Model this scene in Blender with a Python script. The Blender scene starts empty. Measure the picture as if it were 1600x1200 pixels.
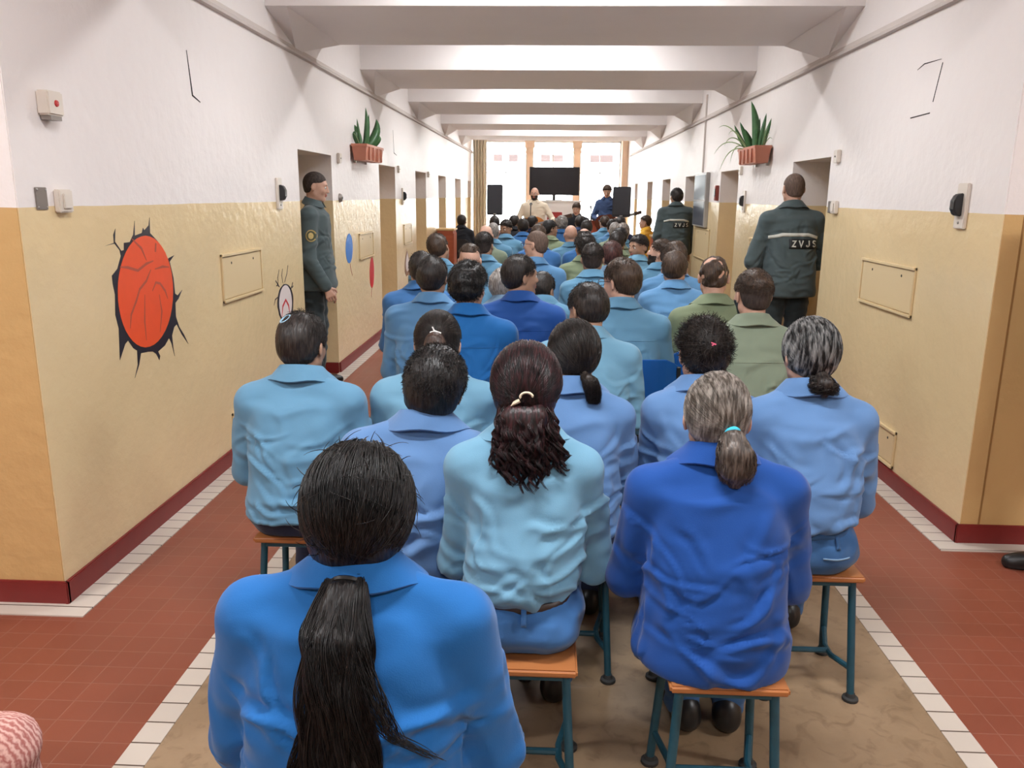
import bpy, math, random
import numpy as np
from mathutils import Vector, Matrix, Euler
from mathutils.bvhtree import BVHTree

# ------------------------------------------------------------------ camera, world, light, exposure
SC = bpy.context.scene
COL = SC.collection
CAM_H = 1.65
cd = bpy.data.cameras.new('camera')
cd.sensor_fit = 'HORIZONTAL'
cd.sensor_width = 36.0
cd.lens = 36.0 * 1263.4 / 1600.0
cd.clip_start = 0.05
cd.clip_end = 200
cam = bpy.data.objects.new('camera', cd)
COL.objects.link(cam)
_p, _y, _r = 0.2293, 0.0416, 0.0102
_f = Vector((-math.sin(_y) * math.cos(_p), math.cos(_y) * math.cos(_p), -math.sin(_p)))
_rt = Vector((math.cos(_y), math.sin(_y), 0))
_up = _rt.cross(_f)
_R = _rt * math.cos(_r) + _up * math.sin(_r)
_U = _up * math.cos(_r) - _rt * math.sin(_r)
M = Matrix((_R, _U, -_f)).transposed().to_4x4()
M.translation = Vector((0, 0, CAM_H))
cam.matrix_world = M
SC.camera = cam
SC.view_settings.view_transform = 'Standard'
SC.view_settings.look = 'None'
SC.view_settings.gamma = 1
SC.view_settings.use_curve_mapping = False
SC.view_settings.exposure = 0.0

W = bpy.data.worlds.new('overcast_sky')
SC.world = W
W.use_nodes = True
W.node_tree.nodes['Background'].inputs[0].default_value = (0.93, 0.97, 1.0, 1)
W.node_tree.nodes['Background'].inputs[1].default_value = 34.0

def area(name, loc, size, sy, power, color=(1, .96, .9), rot=(0, 0, 0), portal=False):
    l = bpy.data.lights.new(name, 'AREA')
    l.shape = 'RECTANGLE'; l.size = size; l.size_y = sy
    l.energy = power; l.color = color
    if portal:
        l.cycles.is_portal = True
    o = bpy.data.objects.new(name, l)
    o.location = loc; o.rotation_euler = rot
    COL.objects.link(o)
    return o

area('window_light_portal', (0.1, 22.9, 1.75), 3.8, 2.7, 1, rot=(-math.pi / 2, 0, 0), portal=True)
LAMP_POWER = 60.0
LOBBY_POWER = 76.0

# ------------------------------------------------------------------ materials
MATS = {}
def srgb(r, g, b):
    f = lambda c: (c / 255 / 12.92) if c / 255 <= .04045 else ((c / 255 + .055) / 1.055) ** 2.4
    return (f(r), f(g), f(b), 1)

class NT:
    def __init__(s, name):
        s.m = bpy.data.materials.new(name); s.m.use_nodes = True
        s.t = s.m.node_tree; s.n = s.t.nodes
        s.b = s.n['Principled BSDF']
    def new(s, t, **k):
        n = s.n.new(t)
        for a, v in k.items(): setattr(n, a, v)
        return n
    def link(s, a, b): s.t.links.new(a, b)
    def val(s, n, i, v): n.inputs[i].default_value = v

def plain(name, col, rough=.6, metal=0, spec=.5, noise=0, nscale=20, bump=0, emit=None, estr=1):
    if name in MATS: return MATS[name]
    T = NT(name); b = T.b
    b.inputs['Base Color'].default_value = col
    b.inputs['Roughness'].default_value = rough
    b.inputs['Metallic'].default_value = metal
    b.inputs['Specular IOR Level'].default_value = spec
    if noise or bump:
        tc = T.new('ShaderNodeTexCoord'); nz = T.new('ShaderNodeTexNoise')
        nz.inputs['Scale'].default_value = nscale; nz.inputs['Detail'].default_value = 4
        T.link(tc.outputs['Object'], nz.inputs['Vector'])
        if noise:
            mx = T.new('ShaderNodeMixRGB', blend_type='MIX')
            mx.inputs[1].default_value = tuple(c * (1 - noise) for c in col[:3]) + (1,)
            mx.inputs[2].default_value = tuple(min(1, c * (1 + noise)) for c in col[:3]) + (1,)
            T.link(nz.outputs['Fac'], mx.inputs[0]); T.link(mx.outputs[0], b.inputs['Base Color'])
        if bump:
            bp = T.new('ShaderNodeBump'); bp.inputs['Strength'].default_value = bump; bp.inputs['Distance'].default_value = .01
            T.link(nz.outputs['Fac'], bp.inputs['Height']); T.link(bp.outputs[0], b.inputs['Normal'])
    if emit:
        b.inputs['Emission Color'].default_value = emit; b.inputs['Emission Strength'].default_value = estr
    MATS[name] = T.m
    return T.m

def cloth(name, col, wr=.6):
    if name in MATS: return MATS[name]
    T = NT(name); b = T.b
    tc = T.new('ShaderNodeTexCoord')
    mp = T.new('ShaderNodeMapping'); mp.inputs['Scale'].default_value = (5, 5, 9)
    mp.inputs['Rotation'].default_value = (0.3, 0.5, 0.2)
    T.link(tc.outputs['Object'], mp.inputs[0])
    n1 = T.new('ShaderNodeTexNoise', noise_type='RIDGED_MULTIFRACTAL'); n1.inputs['Scale'].default_value = 1.0; n1.inputs['Detail'].default_value = 1.5
    n1.inputs['Roughness'].default_value = .35; n1.inputs['Distortion'].default_value = .7; n1.normalize = True
    T.link(mp.outputs[0], n1.inputs['Vector'])
    n2 = T.new('ShaderNodeTexNoise'); n2.inputs['Scale'].default_value = 420
    T.link(tc.outputs['Object'], n2.inputs['Vector'])
    n3 = T.new('ShaderNodeTexNoise'); n3.inputs['Scale'].default_value = 5; n3.inputs['Detail'].default_value = 5
    T.link(tc.outputs['Object'], n3.inputs['Vector'])
    mx = T.new('ShaderNodeMixRGB')
    mx.inputs[1].default_value = tuple(c * .86 for c in col[:3]) + (1,)
    mx.inputs[2].default_value = tuple(min(1, c * 1.12) for c in col[:3]) + (1,)
    T.link(n3.outputs['Fac'], mx.inputs[0]); T.link(mx.outputs[0], b.inputs['Base Color'])
    b1 = T.new('ShaderNodeBump'); b1.inputs['Strength'].default_value = wr; b1.inputs['Distance'].default_value = .05
    T.link(n1.outputs['Fac'], b1.inputs['Height'])
    b2 = T.new('ShaderNodeBump'); b2.inputs['Strength'].default_value = .12; b2.inputs['Distance'].default_value = .003
    T.link(n2.outputs['Fac'], b2.inputs['Height']); T.link(b1.outputs[0], b2.inputs['Normal'])
    T.link(b2.outputs[0], b.inputs['Normal'])
    b.inputs['Roughness'].default_value = .85
    b.inputs['Specular IOR Level'].default_value = .25
    b.inputs['Sheen Weight'].default_value = .15
    MATS[name] = T.m
    return T.m

def hairmat(name, col, col2=None, rough=.42, stripes=60):
    """hair: strand-to-strand colour differences through a noise that runs across the strands"""
    if name in MATS: return MATS[name]
    T = NT(name); b = T.b
    col2 = col2 or tuple(min(1, c * 1.9 + .004) for c in col[:3]) + (1,)
    tc = T.new('ShaderNodeTexCoord')
    mp = T.new('ShaderNodeMapping'); mp.inputs['Scale'].default_value = (stripes * 3, stripes, stripes * .5)
    T.link(tc.outputs['Object'], mp.inputs[0])
    n1 = T.new('ShaderNodeTexNoise'); n1.inputs['Scale'].default_value = 1.0; n1.inputs['Detail'].default_value = 2
    T.link(mp.outputs[0], n1.inputs['Vector'])
    rp = T.new('ShaderNodeValToRGB'); rp.color_ramp.elements[0].position = .4; rp.color_ramp.elements[1].position = .68
    rp.color_ramp.elements[0].color = col; rp.color_ramp.elements[1].color = col2
    T.link(n1.outputs['Fac'], rp.inputs[0]); T.link(rp.outputs[0], b.inputs['Base Color'])
    bp = T.new('ShaderNodeBump'); bp.inputs['Strength'].default_value = .5; bp.inputs['Distance'].default_value = .006
    T.link(n1.outputs['Fac'], bp.inputs['Height']); T.link(bp.outputs[0], b.inputs['Normal'])
    b.inputs['Roughness'].default_value = rough
    b.inputs['Specular IOR Level'].default_value = .35
    MATS[name] = T.m
    return T.m

def skinmat(name, col):
    if name in MATS: return MATS[name]
    T = NT(name); b = T.b
    tc = T.new('ShaderNodeTexCoord'); n = T.new('ShaderNodeTexNoise'); n.inputs['Scale'].default_value = 30; n.inputs['Detail'].default_value = 4
    T.link(tc.outputs['Object'], n.inputs['Vector'])
    mx = T.new('ShaderNodeMixRGB'); mx.inputs[1].default_value = (col[0] * .82, col[1] * .74, col[2] * .7, 1)
    mx.inputs[2].default_value = (min(1, col[0] * 1.1), min(1, col[1] * 1.1), min(1, col[2] * 1.08), 1)
    T.link(n.outputs['Fac'], mx.inputs[0]); T.link(mx.outputs[0], b.inputs['Base Color'])
    b.inputs['Roughness'].default_value = .5; b.inputs['Specular IOR Level'].default_value = .35
    MATS[name] = T.m
    return T.m

def wallmat(name, white, yellow, split):
    """oil-painted dado below, matt white above; the paint line is a level line in the real wall"""
    T = NT(name); b = T.b
    g = T.new('ShaderNodeNewGeometry'); sp = T.new('ShaderNodeSeparateXYZ'); T.link(g.outputs['Position'], sp.inputs[0])
    n0 = T.new('ShaderNodeTexNoise'); n0.inputs['Scale'].default_value = 3; T.link(g.outputs['Position'], n0.inputs['Vector'])
    add = T.new('ShaderNodeMath', operation='MULTIPLY_ADD'); add.inputs[1].default_value = .012; T.link(n0.outputs['Fac'], add.inputs[0]); T.link(sp.outputs[2], add.inputs[2])
    gt = T.new('ShaderNodeMath', operation='GREATER_THAN'); gt.inputs[1].default_value = split + .006; T.link(add.outputs[0], gt.inputs[0])
    n1 = T.new('ShaderNodeTexNoise'); n1.inputs['Scale'].default_value = 1.6; n1.inputs['Detail'].default_value = 6
    T.link(g.outputs['Position'], n1.inputs['Vector'])
    def var(c, k):
        m = T.new('ShaderNodeMixRGB'); m.inputs[1].default_value = tuple(x * (1 - k) for x in c[:3]) + (1,)
        m.inputs[2].default_value = tuple(min(1, x * (1 + k)) for x in c[:3]) + (1,)
        T.link(n1.outputs['Fac'], m.inputs[0]); return m
    a, c = var(yellow, .10), var(white, .03)
    mx = T.new('ShaderNodeMixRGB'); T.link(gt.outputs[0], mx.inputs[0]); T.link(a.outputs[0], mx.inputs[1]); T.link(c.outputs[0], mx.inputs[2])
    T.link(mx.outputs[0], b.inputs['Base Color'])
    rr = T.new('ShaderNodeMapRange'); rr.inputs['To Min'].default_value = .2; rr.inputs['To Max'].default_value = .42
    T.link(gt.outputs[0], rr.inputs[0]); T.link(rr.outputs[0], b.inputs['Roughness'])
    n2 = T.new('ShaderNodeTexNoise'); n2.inputs['Scale'].default_value = 14; n2.inputs['Detail'].default_value = 5
    T.link(g.outputs['Position'], n2.inputs['Vector'])
    bp = T.new('ShaderNodeBump'); bp.inputs['Strength'].default_value = .55; bp.inputs['Distance'].default_value = .01
    T.link(n2.outputs['Fac'], bp.inputs['Height']); T.link(bp.outputs[0], b.inputs['Normal'])
    MATS[name] = T.m
    return T.m

def tilemat(name, col, grout, size, ox=0, oy=0, line=.03, rough=.35, sy=None, liney=None):
    T = NT(name); b = T.b
    g = T.new('ShaderNodeNewGeometry'); sp = T.new('ShaderNodeSeparateXYZ'); T.link(g.outputs['Position'], sp.inputs[0])
    outs = []; cells = []
    for i, (o, sz, line) in enumerate(((ox, size, line), (oy, sy or size, liney or line))):
        a = T.new('ShaderNodeMath', operation='SUBTRACT'); a.inputs[1].default_value = o; T.link(sp.outputs[i], a.inputs[0])
        d = T.new('ShaderNodeMath', operation='DIVIDE'); d.inputs[1].default_value = sz; T.link(a.outputs[0], d.inputs[0])
        fr = T.new('ShaderNodeMath', operation='FRACT'); T.link(d.outputs[0], fr.inputs[0])
        fl = T.new('ShaderNodeMath', operation='FLOOR'); T.link(d.outputs[0], fl.inputs[0]); cells.append(fl)
        pp = T.new('ShaderNodeMath', operation='PINGPONG'); pp.inputs[1].default_value = .5; T.link(fr.outputs[0], pp.inputs[0])
        lt = T.new('ShaderNodeMath', operation='LESS_THAN'); lt.inputs[1].default_value = line; T.link(pp.outputs[0], lt.inputs[0])
        outs.append(lt)
    mxm = T.new('ShaderNodeMath', operation='MAXIMUM'); T.link(outs[0].outputs[0], mxm.inputs[0]); T.link(outs[1].outputs[0], mxm.inputs[1])
    cb = T.new('ShaderNodeCombineXYZ'); T.link(cells[0].outputs[0], cb.inputs[0]); T.link(cells[1].outputs[0], cb.inputs[1])
    wn = T.new('ShaderNodeTexWhiteNoise'); T.link(cb.outputs[0], wn.inputs['Vector'])
    nz = T.new('ShaderNodeTexNoise'); nz.inputs['Scale'].default_value = 2.2; nz.inputs['Detail'].default_value = 6
    T.link(g.outputs['Position'], nz.inputs['Vector'])
    av = T.new('ShaderNodeMath', operation='MULTIPLY_ADD'); av.inputs[1].default_value = .35
    T.link(wn.outputs['Value'], av.inputs[0]); T.link(nz.outputs['Fac'], av.inputs[2])
    m1 = T.new('ShaderNodeMixRGB'); m1.inputs[1].default_value = tuple(x * .86 for x in col[:3]) + (1,)
    m1.inputs[2].default_value = tuple(min(1, x * 1.10) for x in col[:3]) + (1,)
    T.link(av.outputs[0], m1.inputs[0])
    m2 = T.new('ShaderNodeMixRGB'); m2.inputs[2].default_value = grout
    T.link(m1.outputs[0], m2.inputs[1]); T.link(mxm.outputs[0], m2.inputs[0])
    T.link(m2.outputs[0], b.inputs['Base Color'])
    rr = T.new('ShaderNodeMapRange'); rr.inputs['To Min'].default_value = rough; rr.inputs['To Max'].default_value = rough + .25
    T.link(nz.outputs['Fac'], rr.inputs[0]); T.link(rr.outputs[0], b.inputs['Roughness'])
    inv = T.new('ShaderNodeMath', operation='SUBTRACT'); inv.inputs[0].default_value = 1; T.link(mxm.outputs[0], inv.inputs[1])
    bp = T.new('ShaderNodeBump'); bp.inputs['Strength'].default_value = .4; bp.inputs['Distance'].default_value = .002
    T.link(inv.outputs[0], bp.inputs['Height']); T.link(bp.outputs[0], b.inputs['Normal'])
    MATS[name] = T.m
    return T.m

def woodmat(name, c1, c2, scale=(2, 30, 30), rough=.4):
    T = NT(name); b = T.b
    tc = T.new('ShaderNodeTexCoord'); mp = T.new('ShaderNodeMapping'); mp.inputs['Scale'].default_value = scale
    T.link(tc.outputs['Object'], mp.inputs[0])
    n = T.new('ShaderNodeTexNoise'); n.inputs['Scale'].default_value = 1; n.inputs['Detail'].default_value = 5; n.inputs['Distortion'].default_value = .6
    T.link(mp.outputs[0], n.inputs['Vector'])
    mx = T.new('ShaderNodeMixRGB'); mx.inputs[1].default_value = c1; mx.inputs[2].default_value = c2
    T.link(n.outputs['Fac'], mx.inputs[0]); T.link(mx.outputs[0], b.inputs['Base Color'])
    b.inputs['Roughness'].default_value = rough
    MATS[name] = T.m
    return T.m

# ------------------------------------------------------------------ object helpers
def tag(o, label=None, cat=None, group=None, kind=None):
    if label: o['label'] = label
    if cat: o['category'] = cat
    if group: o['group'] = group
    if kind: o['kind'] = kind
    return o

def empty(name, loc=(0, 0, 0), rz=0, label=None, cat=None, group=None):
    o = bpy.data.objects.new(name, None); COL.objects.link(o)
    o.location = loc; o.rotation_euler = (0, 0, rz); o.empty_display_size = .1
    return tag(o, label, cat, group)

def mesh_np(name, v, f, mats, parent=None, smooth=True, fm=None):
    """f: (n,4) or (n,3) int array or list of polygons"""
    me = bpy.data.meshes.new(name)
    if isinstance(f, list):
        me.from_pydata([tuple(map(float, p)) for p in v], [], [tuple(map(int, q)) for q in f])
    else:
        v = np.asarray(v, np.float32); n, k = f.shape
        me.vertices.add(len(v)); me.vertices.foreach_set('co', v.ravel())
        me.loops.add(n * k); me.loops.foreach_set('vertex_index', f.astype(np.int32).ravel())
        me.polygons.add(n); me.polygons.foreach_set('loop_start', np.arange(0, n * k, k, dtype=np.int32))
        me.update(calc_edges=True)
    if smooth: me.polygons.foreach_set('use_smooth', np.ones(len(me.polygons), bool))
    if not isinstance(mats, (list, tuple)): mats = [mats]
    for m in mats: me.materials.append(m)
    if fm is not None: me.polygons.foreach_set('material_index', np.asarray(fm, np.int32))
    me.update()
    o = bpy.data.objects.new(name, me); COL.objects.link(o)
    if parent is not None: o.parent = parent
    return o

def link_copy(src, name=None, parent=None):
    o = src.copy(); COL.objects.link(o)
    if name: o.name = name
    o.parent = parent
    return o

class MB:
    """collects boxes, bars, tubes, prisms into one mesh"""
    def __init__(s): s.v = []; s.f = []
    def add(s, v, f):
        n = len(s.v); s.v += [tuple(p) for p in v]; s.f += [tuple(i + n for i in q) for q in f]; return s
    def box(s, x0, x1, y0, y1, z0, z1):
        v = [(x, y, z) for z in (z0, z1) for y in (y0, y1) for x in (x0, x1)]
        return s.add(v, [(0, 2, 3, 1), (4, 5, 7, 6), (0, 1, 5, 4), (2, 6, 7, 3), (0, 4, 6, 2), (1, 3, 7, 5)])
    def tube(s, pts, r, n=10, cap=True, sx=1, sy=1):
        pts = [Vector(p) for p in pts]; rs = r if isinstance(r, (list, tuple)) else [r] * len(pts)
        v = []; f = []
        ref = None
        for i, p in enumerate(pts):
            d = (pts[min(i + 1, len(pts) - 1)] - pts[max(i - 1, 0)]).normalized()
            if ref is None:
                ref = Vector((0, 0, 1)) if abs(d.z) < .9 else Vector((1, 0, 0))
            a = d.cross(ref).normalized(); b = a.cross(d).normalized(); ref = b
            for k in range(n):
                t = 2 * math.pi * k / n
                v.append(p + a * math.cos(t) * rs[i] * sx + b * math.sin(t) * rs[i] * sy)
        for i in range(len(pts) - 1):
            for k in range(n):
                k2 = (k + 1) % n
                f.append((i * n + k, i * n + k2, (i + 1) * n + k2, (i + 1) * n + k))
        if cap:
            f.append(tuple(range(n))[::-1]); f.append(tuple((len(pts) - 1) * n + k for k in range(n)))
        return s.add(v, f)
    def lathe(s, prof, c=(0, 0, 0), n=20, axis='z', a0=0, a1=2 * math.pi):
        full = abs(a1 - a0 - 2 * math.pi) < 1e-6
        v = []; f = []; m = n if full else n + 1
        for r, z in prof:
            for k in range(m):
                t = a0 + (a1 - a0) * k / n
                p = (r * math.cos(t), r * math.sin(t), z)
                if axis == 'y': p = (p[0], z, p[1])
                if axis == 'x': p = (z, p[0], p[1])
                v.append((c[0] + p[0], c[1] + p[1], c[2] + p[2]))
        for i in range(len(prof) - 1):
            for k in range(n):
                k2 = (k + 1) % m
                f.append((i * m + k, i * m + k2, (i + 1) * m + k2, (i + 1) * m + k))
        return s.add(v, f)
    def prism(s, poly, a, b, plane='xz'):
        """poly 2D extruded between a and b along the third axis"""
        n = len(poly); v = []
        for t in (a, b):
            for p, q in poly:
                v.append((p, t, q) if plane == 'xz' else (t, p, q) if plane == 'yz' else (p, q, t))
        f = [tuple(range(n)), tuple(range(2 * n - 1, n - 1, -1))]
        for i in range(n):
            j = (i + 1) % n
            f.append((i, n + i, n + j, j))
        return s.add(v, f)
    def build(s, name, mat, parent=None, smooth=False, bevel=0, seg=2):
        o = mesh_np(name, s.v, s.f, mat, parent, smooth=False)
        import bmesh
        bm = bmesh.new(); bm.from_mesh(o.data); bmesh.ops.recalc_face_normals(bm, faces=bm.faces)
        if bevel:
            ed = [e for e in bm.edges if len(e.link_faces) == 2 and e.calc_face_angle(0) > .6]
            bmesh.ops.bevel(bm, geom=ed, offset=bevel, segments=seg, affect='EDGES', clamp_overlap=True)
        for fc in bm.faces: fc.smooth = smooth
        bm.to_mesh(o.data); bm.free()
        if smooth:
            o.data.set_sharp_from_angle(angle=math.radians(40))
        return o

# ------------------------------------------------------------------ implicit surfaces on a rectilinear grid
def axis_lines(lo, hi, h, fine=()):
    """grid lines from lo to hi with spacing h, finer inside the (a, b, hf) zones"""
    out = [lo]; x = lo
    while x < hi:
        hh = h
        for a, b, hf in fine:
            if a - h <= x <= b: hh = min(hh, hf)
        x += hh; out.append(x)
    return np.array(out)

class Field:
    def __init__(s, xs, ys, zs):
        s.x, s.y, s.z = xs, ys, zs
        s.F = np.full((len(xs), len(ys), len(zs)), 1.0, np.float32)
    def _sl(s, lo, hi, pad):
        r = []
        for ax, a, b in zip((s.x, s.y, s.z), lo, hi):
            i = max(0, np.searchsorted(ax, a - pad) - 1); j = min(len(ax), np.searchsorted(ax, b + pad) + 1)
            r.append(slice(i, max(j, i)))
        return tuple(r)
    def _pts(s, sl):
        return np.meshgrid(s.x[sl[0]], s.y[sl[1]], s.z[sl[2]], indexing='ij', copy=False)
    def merge(s, sl, d, k, sub=False):
        A = s.F[sl]
        if A.size == 0: return
        if sub:
            h = np.clip(k - np.abs(A + d), 0, None) / max(k, 1e-6)
            s.F[sl] = np.maximum(A, -d) + h * h * k * .25
        else:
            h = np.clip(k - np.abs(A - d), 0, None) / max(k, 1e-6)
            s.F[sl] = np.minimum(A, d) - h * h * k * .25
    def cone(s, p0, p1, r0, r1, k=.02, sub=False):
        p0 = np.array(p0, float); p1 = np.array(p1, float); R = max(r0, r1) + k + .03
        sl = s._sl(np.minimum(p0, p1) - R, np.maximum(p0, p1) + R, 0)
        X, Y, Z = s._pts(sl)
        ab = p1 - p0; L = ab @ ab + 1e-12
        t = np.clip(((X - p0[0]) * ab[0] + (Y - p0[1]) * ab[1] + (Z - p0[2]) * ab[2]) / L, 0, 1)
        d = np.sqrt((X - p0[0] - t * ab[0]) ** 2 + (Y - p0[1] - t * ab[1]) ** 2 + (Z - p0[2] - t * ab[2]) ** 2) - (r0 + (r1 - r0) * t)
        s.merge(sl, d, k, sub)
    def ell(s, c, r, k=.02, sub=False, R=None):
        """ellipsoid; R = 3x3 local->world rotation"""
        c = np.array(c, float); m = max(r) + k + .03
        sl = s._sl(c - m, c + m, 0); X, Y, Z = s._pts(sl)
        X = X - c[0]; Y = Y - c[1]; Z = Z - c[2]
        if R is not None:
            X, Y, Z = (R[0, 0] * X + R[1, 0] * Y + R[2, 0] * Z, R[0, 1] * X + R[1, 1] * Y + R[2, 1] * Z, R[0, 2] * X + R[1, 2] * Y + R[2, 2] * Z)
        k0 = np.sqrt((X / r[0]) ** 2 + (Y / r[1]) ** 2 + (Z / r[2]) ** 2)
        k1 = np.sqrt((X / r[0] ** 2) ** 2 + (Y / r[1] ** 2) ** 2 + (Z / r[2] ** 2) ** 2) + 1e-9
        s.merge(sl, k0 * (k0 - 1) / k1, k, sub)
    def loft(s, lv, k=.02, n=2.4):
        """levels (z, cx, cy, a, b): stacked superellipse sections"""
        lv = np.array(sorted(lv), float); z = lv[:, 0]
        m = max(lv[:, 3].max(), lv[:, 4].max()) + k + .04
        lo = [lv[:, 1].min() - m, lv[:, 2].min() - m, z[0] - k - .03]; hi = [lv[:, 1].max() + m, lv[:, 2].max() + m, z[-1] + k + .03]
        sl = s._sl(lo, hi, 0); zz = s.z[sl[2]]
        cx, cy, a, b = (np.interp(zz, z, lv[:, i])[None, None, :] for i in (1, 2, 3, 4))
        X = s.x[sl[0]][:, None, None]; Y = s.y[sl[1]][None, :, None]
        q = (np.abs((X - cx) / a) ** n + np.abs((Y - cy) / b) ** n) ** (1 / n)
        d = (q - 1) * np.minimum(a, b)
        zz = zz[None, None, :]
        e = np.maximum(z[0] - zz, zz - z[-1])
        s.merge(sl, np.maximum(d, e), k)

def surface_nets(fd):
    F = fd.F; x, y, z = fd.x, fd.y, fd.z
    S = F < 0
    c = [S[i:S.shape[0] - 1 + i, j:S.shape[1] - 1 + j, l:S.shape[2] - 1 + l] for i in (0, 1) for j in (0, 1) for l in (0, 1)]
    cnt = sum(a.astype(np.int8) for a in c)
    I, J, K = np.nonzero((cnt > 0) & (cnt < 8))
    ids = np.full(cnt.shape, -1, np.int32); ids[I, J, K] = np.arange(len(I))
    P = np.zeros((len(I), 3)); C = np.zeros(len(I))
    ax = (x, y, z); base = (I, J, K)
    for d in range(3):
        o = [e for e in range(3) if e != d]
        for u in (0, 1):
            for w in (0, 1):
                off = [0, 0, 0]; off[o[0]] = u; off[o[1]] = w
                a = tuple(base[e] + off[e] for e in range(3)); off[d] = 1
                b = tuple(base[e] + off[e] for e in range(3)); off[d] = 0
                fa, fb = F[a], F[b]; m = (fa < 0) != (fb < 0)
                t = np.where(m, fa / np.where(m, fa - fb, 1), 0)
                for e in range(3):
                    v = ax[e][a[e]] if e != d else ax[d][a[d]] + t * (ax[d][b[d]] - ax[d][a[d]])
                    P[:, e] += np.where(m, v, 0)
                C += m
    P /= np.maximum(C, 1)[:, None]
    faces = []
    for d in range(3):
        o = [e for e in range(3) if e != d]
        sh = [slice(None)] * 3; sh2 = [slice(None)] * 3
        sh[d] = slice(0, -1); sh2[d] = slice(1, None)
        for e in o: sh[e] = slice(1, -1); sh2[e] = slice(1, -1)
        A, B = S[tuple(sh)], S[tuple(sh2)]
        idx = np.nonzero(A != B)
        g = [idx[0].copy(), idx[1].copy(), idx[2].copy()]
        for e in o: g[e] = g[e] + 1
        def cell(u, w):
            q = [g[0], g[1], g[2]]; q[o[0]] = g[o[0]] - u; q[o[1]] = g[o[1]] - w
            return ids[q[0], q[1], q[2]]
        quad = np.stack([cell(1, 1), cell(0, 1), cell(0, 0), cell(1, 0)], 1)
        flip = A[idx].copy()
        if d == 1: flip = ~flip
        quad[~flip] = quad[~flip][:, ::-1]
        faces.append(quad)
    f = np.concatenate(faces); f = f[(f >= 0).all(1)]
    return P, f

def lap(P, f, it=1, w=.5):
    e = np.concatenate([f[:, [0, 1]], f[:, [1, 2]], f[:, [2, 3]], f[:, [3, 0]]])
    for _ in range(it):
        Q = np.zeros_like(P); n = np.zeros(len(P))
        np.add.at(Q, e[:, 0], P[e[:, 1]]); np.add.at(Q, e[:, 1], P[e[:, 0]])
        np.add.at(n, e[:, 0], 1); np.add.at(n, e[:, 1], 1)
        P = P * (1 - w) + w * Q / np.maximum(n, 1)[:, None]
    return P

def vnormals(P, f):
    a = P[f[:, 2]] - P[f[:, 0]]; b = P[f[:, 3]] - P[f[:, 1]]; n = np.cross(a, b)
    N = np.zeros_like(P)
    for i in range(4): np.add.at(N, f[:, i], n)
    return N / np.maximum(np.linalg.norm(N, axis=1), 1e-9)[:, None]

def n3(p, seed=0, oct=2):
    """cheap smooth noise in about [-1, 1]"""
    rs = np.random.RandomState(seed); out = 0; amp = 1; fr = 1
    for o in range(oct):
        s = 0
        for _ in range(5):
            d = rs.normal(size=3); d /= np.linalg.norm(d) / rs.uniform(.7, 1.3)
            s = s + np.sin(p @ (d * fr * 2 * math.pi) + rs.uniform(0, 6.28))
        out = out + amp * s / 2.4; amp *= .5; fr *= 2
    return np.clip(out / 1.3, -1, 1)

# ------------------------------------------------------------------ heads
def rot3(yaw=0, pitch=0, roll=0):
    """head turned left by yaw, bent forward by pitch, tilted to its right by roll (degrees)"""
    y, p, r = map(math.radians, (yaw, pitch, roll))
    Rz = np.array([[math.cos(y), -math.sin(y), 0], [math.sin(y), math.cos(y), 0], [0, 0, 1]])
    Rx = np.array([[1, 0, 0], [0, math.cos(p), math.sin(p)], [0, -math.sin(p), math.cos(p)]])
    Ry = np.array([[math.cos(r), 0, math.sin(r)], [0, 1, 0], [-math.sin(r), 0, math.cos(r)]])
    return Rz @ Ry @ Rx

CRAN = ((0, -.014, .020), (.075, .096, .092))
def head_prims(F, C, R, h, ears=True, nose=1.0, fat=1.0):
    T = lambda p: C + R @ (np.array(p, float) * h)
    def E(c, r, k=.015, sub=False, RR=None): F.ell(T(c), [q * h for q in r], k * h, sub, R if RR is None else R @ RR)
    def Cn(a, b, r0, r1, k=.015): F.cone(T(a), T(b), r0 * h, r1 * h, k * h)
    E(*CRAN, k=.0)
    E((0, .034, -.03), (.060 * fat, .058, .078), .03)
    for s in (-1, 1):
        Cn((s * .050 * fat, .000, -.058), (s * .018, .062, -.098), .020, .016, .03)
        E((s * .042, .052, -.030), (.020, .022, .022), .02)
    E((0, .070, -.098), (.022, .018, .018), .02)
    Cn((-.034, .071, .020), (.034, .071, .020), .013, .013, .015)
    for s in (-1, 1): E((s * .031, .098, -.001), (.018, .017, .013), .012, True)
    Cn((0, .088, .004), (0, .103 * nose, -.030), .008, .0115, .012)
    for s in (-1, 1): E((s * .011, .096, -.034), (.008, .010, .008), .006)
    E((0, .092, -.056), (.023, .009, .0065), .006); E((0, .090, -.068), (.020, .009, .0065), .006)
    E((0, .104, -.0625), (.024, .010, .0022), .003, True)
    if ears:
        for s in (-1, 1):
            a = math.radians(24) * s
            RR = np.array([[math.cos(a), -math.sin(a), 0], [math.sin(a), math.cos(a), 0], [0, 0, 1]])
            E((s * .081, -.012, -.012), (.0075, .019, .031), .008, RR=RR)
            E((s * .090, .000, -.010), (.005, .009, .016), .006, True)

def hair_cut(q, low=-.072, front=.058, side=0.0):
    """keep value > 0 where hair grows; q = head-local coordinates"""
    zc = np.interp(q[..., 1], [-.12, -.07, -.035, -.012, .012, .045, .075, .11], [low, low, low + .014, .012 + side, .020 + side, .026 + side * .5, front - .006, front + .012])
    return q[..., 2] - zc

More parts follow.
